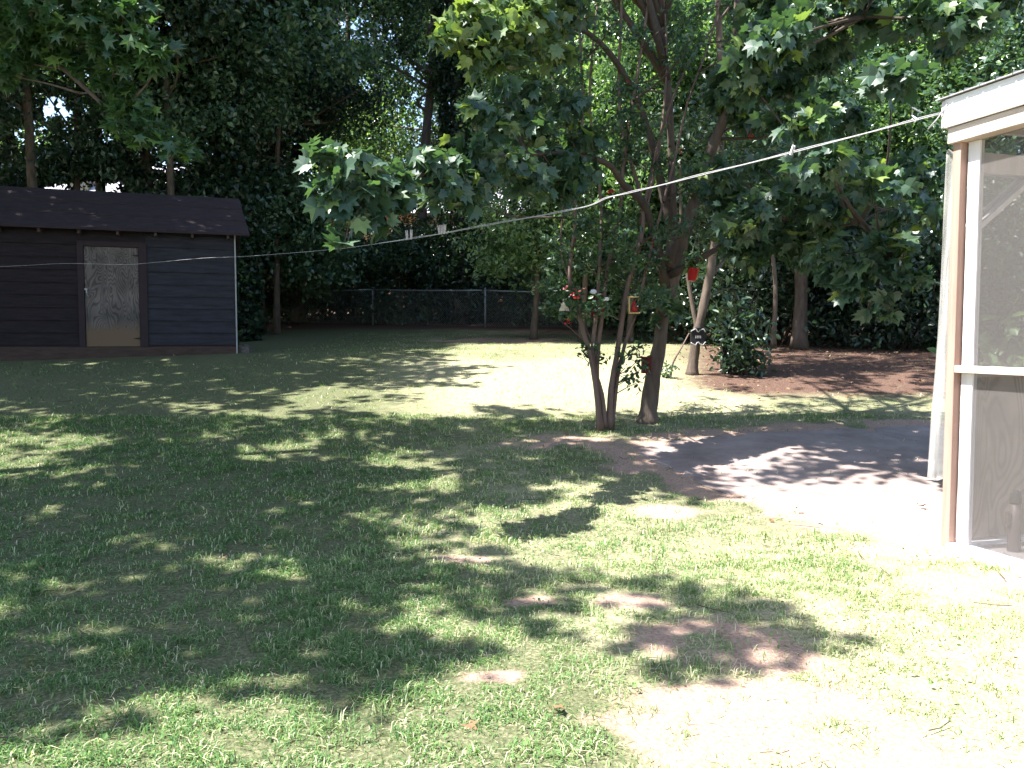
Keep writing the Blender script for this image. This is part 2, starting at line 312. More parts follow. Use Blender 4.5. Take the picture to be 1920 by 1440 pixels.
# ------------------------------------------------------------------ ground
def blob(x, y, g, rx, ry, rot=0):
    dx = x-g[0]; dy = y-g[1]; c_, s_ = math.cos(rot), math.sin(rot); return np.exp(-(((dx*c_+dy*s_)/rx)**2+((-dx*s_+dy*c_)/ry)**2))
DIRT = [(G(1330, 1200), .34, .26, 0), (G(1420, 1230), .28, .2, 0), (G(1400, 1320), .42, .2, 0), (G(1290, 1400), .55, .22, 0), (G(1600, 1420), .5, .16, 0), (G(1230, 880), .45, .28, 0), (G(1300, 910), .5, .2, -.2), (G(1420, 960), .35, .2, 0), (G(1250, 960), .25, .2, 0),
        (G(930, 1270), .14, .07, 0), (G(1850, 1100), .5, .25, 0), (G(1880, 1250), .35, .2, 0), (G(1060, 830), .9, .35, 0), (G(880, 1050), .2, .12, 0), (G(1020, 1130), .2, .1, 0), (G(1180, 1130), .25, .12, 0),
        (G(1100, 622), 3.2, 1.4, 0), (G(950, 640), 2, 1.2, 0)]
outl = [(1185, 843), (1215, 862), (1270, 888), (1340, 918), (1430, 945), (1500, 968), (1570, 993), (1640, 1014), (1745, 1032), (1830, 1024), (1990, 1000), (2080, 900), (2060, 800), (1760, 800), (1600, 806), (1480, 812), (1330, 820), (1240, 830)]
PT = smoothpath([G(a, b_) for a, b_ in outl]+[G(*outl[0])], 12)[:-1]
PT[:, :2] += (np.stack([noise(PT[:, 0]*9, PT[:, 1]*9, 1, 3), noise(PT[:, 0]*9, PT[:, 1]*9, 1, 4)], 1)-.5)*.12
PT[:, :2] += (np.stack([noise(PT[:, 0]*9, PT[:, 1]*9, .3, 5), noise(PT[:, 0]*9, PT[:, 1]*9, .3, 6)], 1)-.5)*.07
def fields(x, y):
    px, py = proj(np.stack([x, y, H(x, y)], -1)); dr = 0*x
    for g, rx, ry, ro in DIRT: dr = np.maximum(dr, blob(x, y, g, rx, ry, ro))
    if True:
        ds = np.full(np.shape(x), 9.0)
        for p_ in PT[::3]: ds = np.minimum(ds, (x-p_[0])**2+(y-p_[1])**2)
        dr = np.maximum(dr, 1.3*np.exp(-ds/.09))
    dr = dr*np.clip(noise(x, y, .28, 21, 4)*3.4-.75, 0, 1.3); cover = np.clip((px-700)/1100, 0, 1)*np.clip((py-1050)/250, 0, 1)
    dr = np.maximum(dr, cover*.72*(noise(x, y, .3, 31) > .52)*noise(x, y, .3, 31)*1.3)
    st = np.clip(1.2-np.abs(y-11.5)/4.5, 0, 1)*np.clip((px-560)/300, 0, 1)*np.clip((1650-px)/250, .35, 1)*.72+noise(x, y, 1.3, 41)*.35-.1
    st = np.maximum(st, .30+.35*noise(x, y, .5, 43)-.55*np.clip((900-px)/500, 0, 1)-.15*np.clip((py-1050)/200, 0, 1)+.45*np.clip((px-1050)/500, 0, 1)*np.clip((py-950)/200, 0, 1))  # extra straw tone at near right also stands in for strong sun
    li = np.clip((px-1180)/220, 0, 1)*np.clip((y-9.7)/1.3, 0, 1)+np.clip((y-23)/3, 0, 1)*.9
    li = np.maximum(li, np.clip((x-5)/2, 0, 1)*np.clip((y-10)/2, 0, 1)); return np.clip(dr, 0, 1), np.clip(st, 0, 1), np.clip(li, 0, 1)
u = np.linspace(-1, 1, 441); gx = 9*u+141*u**5
v = np.linspace(0, 1, 520); gy = np.concatenate([np.linspace(-60, 0.5, 30), .6+9*v+150*v**4.0*0+ (149*v**5)])
XX, YY = np.meshgrid(gx, gy); x_, y_ = XX.ravel(), YY.ravel(); z_ = H(x_, y_)+(noise(x_, y_, .16, 77, 2)-.5)*.012
idx = np.arange(len(x_)).reshape(XX.shape)
q = np.stack([idx[:-1, :-1], idx[:-1, 1:], idx[1:, 1:], idx[1:, :-1]], -1).reshape(-1, 4)
me = rawmesh('ground', np.stack([x_, y_, z_], 1), [q], True)
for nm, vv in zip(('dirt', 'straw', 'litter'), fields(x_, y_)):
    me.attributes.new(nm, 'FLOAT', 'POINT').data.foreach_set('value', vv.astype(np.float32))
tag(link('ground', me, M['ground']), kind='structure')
# patio: an irregular thin sheet of concrete that follows the ground
def inside(x, y, poly):
    r = np.zeros(np.shape(x), bool); j = len(poly)-1
    for i in range(len(poly)):
        xi, yi, xj, yj = poly[i][0], poly[i][1], poly[j][0], poly[j][1]
        r ^= ((yi > y) != (yj > y)) & (x < (xj-xi)*(y-yi)/(yj-yi+1e-12)+xi); j = i
    return r
import bmesh
bm = bmesh.new(); vs = [bm.verts.new((p[0], p[1], 0)) for p in PT]; bm.faces.new(vs); bmesh.ops.triangulate(bm, faces=bm.faces[:])
for cut in range(1):
    for ax in (0, 1):
        lo, hi = PT[:, ax].min(), PT[:, ax].max(); t = lo+.12
        while t < hi:
            nn = [0, 0, 0]; nn[ax] = 1; co = [0, 0, 0]; co[ax] = t
            bmesh.ops.bisect_plane(bm, geom=bm.verts[:]+bm.edges[:]+bm.faces[:], plane_co=co, plane_no=nn); t += .14
for v_ in bm.verts: v_.co.z = float(H(v_.co.x, v_.co.y))+.006-(.035 if v_.is_boundary else 0)
bmesh.ops.recalc_face_normals(bm, faces=bm.faces[:])
me = bpy.data.meshes.new('patio'); bm.to_mesh(me); bm.free()
if me.polygons[0].normal.z < 0: me.flip_normals()
tag(link('patio', me, M['patio']), kind='structure')
# ------------------------------------------------------------------ grass blades, weeds and fallen leaves
def scatter(n_, ymin, ymax, pw=2.0):
    y = (ymin**pw+(ymax**pw-ymin**pw)*R.random(n_))**(1/pw); x = (R.random(n_)*2-1)*(y*.72+1.2); return x, y
SHED_O = None
def grass_field():
    Vs = []; Fq = []; Ft = []; tints = []; base = 0
    for n_, y0, y1, hgt, wd, seg in ((400000, 2.0, 4.6, .030, .0036, 1), (390000, 4.4, 9, .034, .0052, 1), (230000, 8.7, 23, .04, .011, 0)):
        x, y = scatter(n_, y0, y1); dr, st, li = fields(x, y)
        cl = noise(x, y, .09, 51, 2); big = noise(x, y, .45, 52, 2)
        dens = (1-np.clip(dr*1.5, 0, .97))*np.clip(cl*2.6-.75, .06, 1)*np.clip(big*1.6-.1, .2, 1)*(1-.93*np.clip(li*1.3, 0, 1))*(1-.35*st)
        k = (R.random(n_) < dens) & ~(inside(x, y, PT) & (R.random(n_) > .012)) & ~((y > 13.2) & (x < -4.6)) & ~((x*.952+y*.305 > 4.06) & (y < 5.1))
        x, y, st, big = x[k], y[k], st[k], big[k]; N = len(x); z = H(x, y)-.004
        ang = R.random(N)*6.283; lean = .35+R.random(N)*1.0; h = hgt*(.4+R.random(N)*1.0)*(.45+1.3*noise(x, y, .22, 55, 2)); ww = wd*(.7+.6*R.random(N))
        dv = np.stack([np.cos(ang), np.sin(ang), 0*ang], 1); sd_ = np.stack([-np.sin(ang), np.cos(ang), 0*ang], 1); up = np.array([0, 0, 1.])
        b0 = np.stack([x, y, z], 1); sd_ = sd_*ww[:, None]/2
        tip = b0+dv*(h*lean)[:, None]*1.3+up*(h*(1.1-.55*lean))[:, None]
        t = np.clip(st*.55+R.normal(.26, .16, N)+(R.random(N) < .2)*.55-.15*(big-.5), 0, 1)
        if seg:
            mid = b0+dv*(h*lean*.45)[:, None]+up*(h*(.85-.25*lean))[:, None]
            Vs.append(np.stack([b0-sd_, b0+sd_, mid+sd_*.9, mid-sd_*.9, tip], 1).reshape(-1, 3)); i0 = base+np.arange(N)*5
            Fq.append(np.stack([i0, i0+1, i0+2, i0+3], 1)); Ft.append(np.stack([i0+3, i0+2, i0+4], 1)); tints.append(np.repeat(t, 5)); base += N*5
        else:
            Vs.append(np.stack([b0-sd_, b0+sd_, tip], 1).reshape(-1, 3)); i0 = base+np.arange(N)*3
            Ft.append(np.stack([i0, i0+1, i0+2], 1)); tints.append(np.repeat(t, 3)); base += N*3
    me = rawmesh('grass', np.concatenate(Vs), [np.concatenate(Fq), np.concatenate(Ft)])
    me.attributes.new('tint', 'FLOAT', 'POINT').data.foreach_set('value', np.concatenate(tints).astype(np.float32))
    return link('grass', me, M['grass'])
tag(grass_field(), 'short patchy lawn grass, green on the left and straw coloured in the middle', 'grass', kind='stuff')
x, y = scatter(7000, 2.0, 9); w_ = (noise(x, y, .5, 61, 2) > .6) & ~inside(x, y, PT) & ~((x*.952+y*.305 > 4.0) & (y < 5.1))
x, y = x[w_], y[w_]; tag(leaves('weeds', T_ROUND, np.stack([x, y, H(x, y)+.02+.015*R.random(len(x))], 1), .017, M['grass'], spread=.5, droop=0, tint=np.clip(R.normal(.42, .12, len(x)), 0, 1)), 'small round-leaved weeds and clover growing in the lawn', 'weeds', kind='stuff')
x, y = scatter(5200, 2.0, 24, 1.6); k = R.random(len(x)) < (.03+.97*fields(x, y)[2]); x, y = x[k], y[k]
mbx = MB(); sx_, sy_ = scatter(150, 2.1, 10)
for a, b_ in zip(sx_, sy_):
    if inside(a, b_, PT): continue
    th = R.random()*6.28; L = R.uniform(.03, .13); q = np.array([a, b_, float(H(a, b_))+.016]); e = np.array([math.cos(th), math.sin(th), 0])*L
    mbx.tube([q-e, q+R.normal(size=3)*.004, q+e+np.array([0, 0, .008])], .0022, 5)
tag(mbx.build('fallen_twigs', M['twig']), 'thin broken twigs lying loose in the lawn', 'twigs', kind='stuff')
tag(leaves('fallen_leaves', T_GUM, np.stack([x, y, H(x, y)+.02], 1), .05, M['litter'], spread=.35, droop=0), 'dry brown fallen leaves scattered over the bare ground', 'leaves', kind='stuff')
# ------------------------------------------------------------------ tree builders
def trunk_obj(paths, material, parent, off, sides=10, name='trunk'):
    mb = MB()
    for pts, r0, r1 in paths:
        sp_ = smoothpath(pts, 5); t = np.linspace(0, 1, len(sp_)); rad = r0+(r1-r0)*t**.8
        if r0 > .03: rad[0] *= 1.35; rad[1] *= 1.12
        mb.tube(sp_, rad, sides, .12)
    return mb.build(name, material, parent, True, off=off)
def twigs(cens, start_pts, r=.012):
    sp_ = np.array(start_pts, float); out = []
    for c in cens:
        c = np.array(c[:3], float); k = np.argmin(((sp_-c)**2).sum(1)+np.maximum(0, sp_[:, 2]-c[2]+.1)*2); a = sp_[k]; mid = (a+c)/2+R.normal(size=3)*.06*np.linalg.norm(c-a)
        out.append(([a, mid, c], r+.012*np.linalg.norm(c-a), .004))
    return out
# ---------- shade pattern of the yard: unseen crown clumps are set sunward to cast it (0..9)
ROWS = [(600, '999999999997566667888888'), (640, '999999999732111114678888'), (670, '999999998751111113777788'), (700, '999999987764121112677788'), (730, '999999764211111113455566'),
        (760, '888765654211111112444322'), (790, '669965566677888888888888'), (820, '336677778999999999999999'), (850, '558855556788889699999999'), (880, '449999555788888689999999'),
        (910, '999988876777888822223333'), (940, '999997788988866533300000'), (980, '999999977667644443000000'), (1020, '999999966664744411000000'), (1060, '999999966767663300000000'),
        (1100, '889999768766664411000000'), (1150, '999999998556555668310000'), (1200, '999999998764433699930000'), (1250, '999997566466322269940000'), (1300, '999941123431000023100000'),
        (1350, '875431000000000000000000'), (1400, '521000000000000000000000'), (1440, '100000000000000000000000'), (1600, '000000000000000000000000')]
GR = np.array([[int(c) for c in r] for _, r in ROWS], float); GRY = np.array([a for a, _ in ROWS], float)
def shade(px, py):
    fi = np.clip(np.interp(py, GRY, np.arange(len(GRY))), 0, len(GRY)-1.001); fj = np.clip((px-40)/80, 0, 22.999); i = fi.astype(int); j = fj.astype(int); a = fi-i; b2 = fj-j
    return (GR[i, j]*(1-b2)+GR[i, j+1]*b2)*(1-a)+(GR[i+1, j]*(1-b2)+GR[i+1, j+1]*b2)*a
NC = 13500; gx_ = R.uniform(-13, 9.0, NC); gy_ = R.uniform(2.0, 19, NC); gz_ = H(gx_, gy_); ppx, ppy = proj(np.stack([gx_, gy_, gz_], 1))
D = (shade(ppx, ppy)/9)**1.35; thr = .04+.90*np.clip((noise(gx_, gy_, .45, 91, 4)-.25)/.5, 0, 1)
ok = (D > thr*.72+.28*R.random(NC)) & (R.random(NC) < .60+.14*(D > .7)+.40*(((D > .95) & (ppx < 700) & (gy_ > 8.5)) | ((D > .8) & (ppx > 1250) & (ppy < 905))))
ok &= ~((ppx > 1860) & (gy_ < 8))
gx_, gy_, gz_ = gx_[ok], gy_[ok], gz_[ok]
hz = np.maximum(6.2+R.random(len(gx_))*1.8, 2.6+.47*(gy_+1.3)+R.random(len(gx_))*1.6)-gz_
can = np.stack([gx_, gy_, gz_], 1)+S[None]*(hz/S[2])[:, None]
for ti, tg in enumerate((P(900, 60, 6.9), P(980, 60, 7.1), P(940, 20, 7.0), P(1010, 80, 7.2), P(660, 370, 5.1), P(820, 320, 5.8), P(860, 40, 6.8), P(290, 100, 6.2), P(270, 80, 6.2), P(240, 160, 6.4), P(620, 320, 5.0), P(700, 400, 5.2))):
    v_ = can-tg; ta = v_@S; can = can[~((np.linalg.norm(v_-ta[:, None]*S, axis=1) < (.6 if ti < 5 else .5)) & (ta > 0))]  # clumps on these sun rays are dropped so the chosen leaves stay sunlit
print('canopy clumps', len(can))
MAPLE = P(1215, 797, 8.7)
tall = [((-7.4, 5.2), 'unseen tall shade tree left of the lawn, crown shaped to shade the near grass'), ((-11.5, 11.0), 'unseen tall shade tree left of the shed, crown shaped to shade the shed front'), ((-4.6, -2.2), 'unseen tall shade tree behind the viewer on the left, crown shaped to shade the lawn')]
hubs = np.array([[t[0][0], t[0][1]] for t in tall]+[[0.9, 8.9], [2.7, 12.3]]); dd = ((can[:, None, :2]-hubs[None])**2).sum(-1); dd[:, 3] *= 1.0; dd[:, 2] *= 2.5; who = dd.argmin(1)
def crown_leaves(cc, n_, r): return (cc[:, None]+R.normal(size=(len(cc), n_, 3))*r*np.array([1, 1, .5])).reshape(-1, 3)
for k, ((tx, ty), lab) in enumerate(tall):
    z0 = float(H(tx, ty)); t = thing('unseen_shade_tree', (tx, ty, z0), lab, 'tree'); cc = can[who == k]
    top = np.array([tx+.4, ty+.1, 7.2+.3*k]); tr = [([(tx, ty, z0-.1), (tx+.1, ty, z0+3), top, top+np.array([.2, 0, 4])], .26, .06)]
    hubp = smoothpath([np.array([tx+.1, ty, z0+3.8]), top, top+np.array([.2, 0, 3])], 4)
    ks = R.choice(len(cc), min(26, len(cc)), replace=False) if len(cc) else []
    for c in cc[ks]:
        a = hubp[R.integers(3, len(hubp))]; tr.append(([a, a*.5+c*.5+np.array([0, 0, .5]), c], .06, .012))
    trunk_obj(tr, M['bark'], t, (tx, ty, z0), 7)
    pts = crown_leaves(cc, 15, .13)
    leaves('crown', T_GUM, pts, .17, M['gum'], t, spread=.6, off=(tx, ty, z0))
maple_can = can[who == 3]; fork_can = can[who == 4]  # out-of-view clumps set for the shade pattern, joined to maple and forked tree
# ------------------------------------------------------------------ the maple in the middle of the yard
mo = MAPLE.copy(); mo[2] = float(H(mo[0], mo[1]))
t = thing('maple_tree', mo, 'maple with one dark leaning trunk and long lobed-leaf branches reaching across the yard', 'tree')
mp_paths = [([P(1213, 803, 8.7), P(1222, 720, 8.7), P(1236, 650, 8.7), P(1246, 560, 8.75), P(1262, 440, 8.7)], .105, .055),
            ([P(1246, 590, 8.75), P(1290, 420, 8.6), P(1336, 275, 8.4), P(1375, 190, 8.2), P(1425, 100, 7.9), P(1500, 60, 7.3), P(1620, 30, 6.6)], .075, .025),
            ([P(1256, 500, 8.7), P(1310, 350, 8.5), P(1350, 240, 8.4), P(1375, 130, 8.4), P(1385, -60, 8.4)], .06, .03),
            ([P(1250, 540, 8.7), P(1215, 400, 8.4), P(1168, 345, 8.0), P(1135, 305, 7.7), P(1040, 288, 7.2), P(900, 300, 6.3), P(760, 335, 5.5), P(640, 330, 5.0)], .05, .010),
            ([P(1262, 440, 8.7), P(1200, 200, 8.5), P(1100, 60, 8.0), P(950, 60, 7.2), P(850, 60, 6.8)], .05, .012),
            ([P(1250, 520, 8.7), P(1400, 440, 8.0), P(1560, 400, 7.0), P(1680, 470, 6.4)], .04, .012),
            ([P(1262, 440, 8.7), P(1255, 200, 8.6), P(1230, -50, 8.6), P(1210, -300, 8.6)], .045, .025)]
lc = []
def mc(lst):
    for a, b_, Y, r in lst: c = P(a, b_, Y); lc.append((c[0], c[1], c[2], r, r, r*.7))
mc([(610, 290, 5.0, .13), (640, 330, 5.0, .16), (690, 300, 5.1, .1), (690, 350, 5.1, .16), (620, 365, 5.0, .12), (730, 330, 5.3, .14), (735, 368, 5.3, .14), (670, 390, 5.1, .14), (650, 410, 5.0, .1), (700, 412, 5.2, .1),
    (625, 440, 4.95, .05), (645, 462, 4.9, .04), (640, 345, 5.1, .1), (700, 352, 5.2, .1), (800, 300, 5.7, .16), (815, 350, 5.8, .18), (850, 320, 6.0, .18), (870, 370, 6.1, .16), (890, 280, 6.2, .2), (905, 330, 6.2, .16), (930, 230, 6.3, .16),
    (890, 200, 6.3, .12), (960, 300, 6.7, .22), (990, 340, 6.9, .2), (1000, 240, 6.9, .2), (1030, 300, 7.2, .22), (1060, 200, 7.4, .2), (1050, 350, 7.3, .2), (1000, 170, 7.0, .16), (940, 160, 6.8, .12), (970, 200, 6.9, .14), (1090, 260, 7.5, .2), (1080, 320, 7.5, .2)])
mc([(850, 60, 6.8, .18), (880, 30, 6.8, .2), (910, 80, 6.9, .22), (950, 50, 7.0, .25), (940, 100, 7.0, .2), (980, 80, 7.1, .25), (900, 110, 6.9, .18), (830, 70, 6.7, .1), (1000, 30, 7.2, .25), (970, 10, 7.1, .22), (1030, 90, 7.3, .22), (1050, 30, 7.5, .25), (1060, -30, 7.3, .3)])
mc([(1430+R.integers(-60, 480), 20+R.integers(-120, 330), 5.9+R.random()*2.4, .16+.14*R.random()) for i in range(28)])
mc([(1330+R.integers(0, 400), 300+R.integers(0, 190), 6.8+R.random()*2, .14+.12*R.random()) for i in range(22)])
mc([(1560, 470, 6.6, .16), (1600, 500, 6.5, .16), (1640, 490, 6.4, .15), (1690, 510, 6.3, .13), (1650, 550, 6.4, .12), (1630, 580, 6.4, .06), (1670, 590, 6.4, .06), (1720, 520, 6.3, .1), (1600, 540, 6.5, .12), (1560, 520, 6.6, .12), (1240, 560, 8.5, .12), (1265, 580, 8.4, .1), (1230, 600, 8.6, .07)])
mc([(1140, 480, 8.6, .15), (1170, 450, 8.8, .15), (1370, 430, 8, .2), (1400, 470, 7.8, .2)])
for q in smoothpath(mp_paths[1][0], 5)[14:]:
    for _ in range(2): c = q+R.normal(size=3)*np.array([.22, .2, .16]); lc.append((c[0], c[1], c[2], .17, .17, .12))
for q in smoothpath(mp_paths[5][0], 5)[5:]: c = q+R.normal(size=3)*.12; lc.append((c[0], c[1], c[2], .14, .14, .1))
keepc = []
for c in lc:                                        # branches stay clear of the sunlit porch edge
    q = np.array([2.7, 4.8, 2.6]); v_ = np.array(c[:3])-q; tt = v_@S; dist = np.linalg.norm(v_-tt*S)
    px, py = proj(np.array(c[:3]))
    if abs(px-1300) < 75 and abs(py-500) < 60 and c[1] < 8.5: continue
    if dist > .75 and not (px > 1760 and py > 90): keepc.append(c)
lc = keepc; sk = np.concatenate([smoothpath(p_[0], 5) for p_ in mp_paths])
for c in maple_can[R.choice(len(maple_can), min(30, len(maple_can)), replace=False)]:
    a = smoothpath(mp_paths[6][0], 5)[R.integers(6, 15)]; mp_paths.append(([a, a*.5+c*.5+np.array([0, 0, .4]), c], .035, .008))
trunk_obj(mp_paths[:3]+mp_paths[6:7], M['bark'], t, mo, 10)
trunk_obj(mp_paths[3:6]+mp_paths[7:]+twigs(lc, sk, .006), M['twig'], t, mo, 6, 'limbs')
pts = np.concatenate([(np.array(c[:3])+norm(R.normal(size=(max(5, int(2000*c[3]**2)), 3)))*np.array(c[3:6])*(.3+.8*R.random((max(5, int(2000*c[3]**2)), 1)))) for c in lc])
big = crown_leaves(maple_can, 15, .13); tt = np.concatenate([np.clip(R.normal(.35, .18, len(pts))+(R.random(len(pts)) < .05)*.6, 0, 1), np.clip(R.normal(.4, .2, len(big)), 0, 1)])
pk = ~((np.abs(proj(pts)[0]-1298) < 26) & (np.abs(proj(pts)[1]-512) < 26) & (pts[:, 1] < 8.4)); tt = np.concatenate([tt[:len(pts)][pk], tt[len(pts):]]); pts = pts[pk]
qx, qy = proj(pts); tt[:len(pts)] += .35*((qx > 800) & (qx < 1060) & (qy < 150)); tt = np.clip(tt, 0, 1)  # lighter tint stands in for sun on this patch of leaves
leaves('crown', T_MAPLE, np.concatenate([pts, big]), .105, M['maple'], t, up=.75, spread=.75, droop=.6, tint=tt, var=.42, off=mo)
# ------------------------------------------------------------------ crape myrtle: slim stems from one root
yo = G(1130, 806); YM = yo[1]
t = thing('multi_stem_tree', yo, 'slim tree of several smooth stems fanning from one root, left of the maple', 'tree')
ms = [([(1126, 806), (1118, 730), (1108, 670), (1092, 615), (1082, 575), (1068, 520), (1078, 420), (1080, 320), (1092, 220), (1088, 80), (1080, -80)], .034, .010),
      ([(1134, 800), (1128, 740), (1114, 690), (1112, 640), (1118, 590), (1124, 500), (1128, 400), (1118, 300), (1106, 200), (1112, 80), (1130, -60)], .03, .010),
      ([(1136, 798), (1120, 720), (1121, 660), (1128, 600), (1140, 500), (1162, 400), (1168, 320), (1182, 220), (1203, 90), (1225, -60)], .03, .013),
      ([(1142, 803), (1146, 730), (1156, 670), (1165, 610), (1176, 540), (1205, 430), (1197, 350), (1170, 260), (1160, 160), (1165, 0), (1150, -90)], .036, .012),
      ([(1148, 803), (1156, 720), (1168, 660), (1180, 620), (1194, 580), (1225, 450), (1262, 310), (1290, 190), (1330, 80), (1360, -40)], .024, .009),
      ([(1098, 640), (1075, 620), (1050, 600)], .008, .004), ([(1110, 640), (1098, 615), (1085, 598)], .006, .004), ([(1200, 420), (1240, 250), (1290, 120), (1370, 10)], .018, .01),
      ([(1160, 600), (1185, 500), (1215, 380), (1240, 250), (1250, 100), (1240, -60)], .018, .01), ([(1082, 560), (1052, 470), (1058, 340), (1040, 200), (1030, 60)], .014, .006)]
yp = [([P(a, b_, YM+.03*i-.1) for a, b_ in pts_], r0, r1) for i, (pts_, r0, r1) in enumerate(ms)]
sk = np.concatenate([smoothpath(p_[0], 4) for p_ in yp]); sk2 = sk[(sk[:, 2] > 1.9)]
lc = []
for i in range(88):
    a = sk2[R.integers(len(sk2))]; c = a+R.normal(size=3)*np.array([.38, .5, .25]); lc.append((*c, .16, .2, .14))
for i in range(20):
    c = P(R.uniform(1030, 1235), R.uniform(480, 596), YM+R.uniform(-.4, .5)); lc.append((*c, .1, .14, .06))
small = [P(*a, YM-.1) for a in ((1093, 664), (1097, 652), (1116, 655), (1128, 672), (1180, 668), (1196, 676), (1172, 690), (1186, 700), (1194, 718), (1204, 690), (1176, 712), (1163, 660), (1205, 648), (1190, 655))]
trunk_obj(yp, M['smooth_bark'], t, yo, 9, 'stems')
trunk_obj(twigs(lc, sk, .004)+twigs([tuple(s_) for s_ in small], sk, .003), M['twig'], t, yo, 5, 'twigs')
pts = np.concatenate([cloud(lc, 9, 9, .05, .4), np.concatenate([s_+R.normal(size=(14, 3))*.04 for s_ in small])])
leaves('crown', T_OVAL, pts, .058, M['myrtle'], t, up=.7, spread=.8, droop=.25, off=yo, var=.4)
# blossoms hang in the foliage: each a part of the tree
for (a, b_, mt, nn, sz) in ((970, 96, 'petal', 14, .05), (1145, 358, 'petal', 12, .04), (1225, 455, 'petal', 14, .045), (1405, 253, 'petal', 8, .035), (1505, 323, 'petal', 6, .035), (1545, 316, 'petal', 12, .045), (1076, 551, 'petal', 12, .035), (1060, 539, 'pinkpetal', 6, .03), (1091, 540, 'pinkpetal', 6, .03), (1066, 604, 'petal', 9, .03), (1278, 280, 'petal', 6, .03), (1176, 160, 'petal', 6, .03)):
    c = P(a, b_, YM-.55); leaves('blossom', T_ROUND, c+R.normal(size=(nn, 3))*.02, sz*.8, M[mt], t, spread=1.2, off=yo)
# ------------------------------------------------------------------ trees and saplings further right
def simple_tree(name, px, Y, label, cat, paths, bl, leafsz, tpl, mname, bark='bark', extra=None, nsub=20, nleaf=14, subr=.12, group=None, pxpaths=True, carved=False, spread=.8, sides=8, up=.8, shell=.6):
    o = GY(px, Y); t = thing(name, o, label, cat, group)
    pp = [([P(a, b_, Y+dy) for a, b_, dy in pts_], r0, r1) for pts_, r0, r1 in paths] if pxpaths else paths
    trunk_obj(pp, M[bark], t, o, sides)
    if bl:
        pts = cloud(bl, nsub, nleaf, subr, shell)
        if extra is not None: pts = np.concatenate([pts, extra])
        if carved: pts = pts[carve(pts)]
        leaves('crown', tpl, pts, leafsz, M[mname], t, spread=spread, up=up, off=o)
    return t
def B(px, py, Y, r, rz=None): c = P(px, py, Y); return (*c, r, r, rz or r*.8)
simple_tree('small_tree', 1298, 12.0, 'forked tree with straight brown trunk carrying the black plaque, behind the leaning maple', 'tree',
            [([(1297, 706, 0), (1302, 660, 0), (1310, 610, 0), (1322, 560, 0), (1336, 480, 0), (1342, 400, 0), (1352, 250, 0), (1350, 100, 0), (1340, -150, 0), (1320, -400, 0)], .085, .04), ([(1308, 620, 0), (1298, 570, 0), (1290, 520, 0), (1278, 440, 0), (1275, 300, 0)], .04, .02), ([(1330, 520, 0), (1365, 480, .3), (1400, 440, .6), (1460, 380, 1)], .035, .012), ([(1322, 560, 0), (1370, 540, .4), (1420, 545, .8)], .015, .006)],
            [B(1330, 330, 12, .7), B(1400, 380, 12.3, .6), B(1290, 250, 12, .7), B(1440, 300, 12.5, .6), B(1370, 200, 12.2, .7), B(1310, 420, 12.4, .4), B(1460, 430, 12.5, .5)], .10, T_OVAL, 'dark', 'bark', crown_leaves(fork_can, 34, .14), 30, 14, .14)
simple_tree('sapling', 1258, 11.6, 'thin leaning sapling between the maple and the forked tree', 'tree',
            [([(1256, 712, 0), (1262, 680, 0), (1276, 655, 0), (1292, 625, .1)], .02, .008)], [B(1258, 690, 11.6, .1), B(1250, 700, 11.6, .08)], .06, T_OVAL, 'mid', 'smooth_bark', None, 5, 8, .04)
# vine covered stump / post beside it
po = GY(1362, 12.2); pt = thing('dark_post', po, 'square black wooden post half hidden by the vine-covered bush', 'post')
zt = P(1362, 606, 12.2)[2]-po[2]; MB().box((-.075, -.075, -.1), (.075, .075, zt)).build('post_shaft', M['black'], pt, bevel=.004); MB().box((-.09, -.09, zt), (.09, .09, zt+.03)).build('post_cap', M['black'], pt, bevel=.004)
def shrub(name, px, Y, label, w_, h_, mname, tpl=T_OVAL, sz=.07, n_=60, nl=16, group=None, carved=False, dz=0, stems=5, cat='shrub', w2=None):
    o = GY(px, Y); t = thing(name, o, label, cat, group); bl = []
    for i in range(max(3, int(n_/12))): bl.append((o[0]+R.uniform(-.5, .5)*w_, o[1]+R.uniform(-.4, .4)*(w2 or w_), o[2]+h_*R.uniform(.12, .8)+dz, w_*.34, w_*.3, h_*.3))
    st = [([o+np.array([R.uniform(-.1, .1), 0, -.05]), o+np.array([R.uniform(-.3, .3)*w_, R.uniform(-.3, .3)*w_, h_*.4]), o+np.array([R.uniform(-.5, .5)*w_, R.uniform(-.3, .3)*w_, h_*.9])], .02, .006) for _ in range(stems)]
    trunk_obj(st, M['twig'], t, o, 6, 'stems'); pts = cloud(bl, 14, nl, sz*1.6, .5); pts = pts[pts[:, 2] > H(pts[:, 0], pts[:, 1])+.02]
    if carved: pts = pts[carve(pts)]
    leaves('foliage', tpl, pts, sz, M[mname], t, up=.6, spread=.8, off=o); return t
shrub('vine_bush', 1392, 12.0, 'leafy vine-covered bush with glossy hanging leaves leaning on the black post', .42, 1.35, 'dark', T_OVAL, .10, 90, 12)
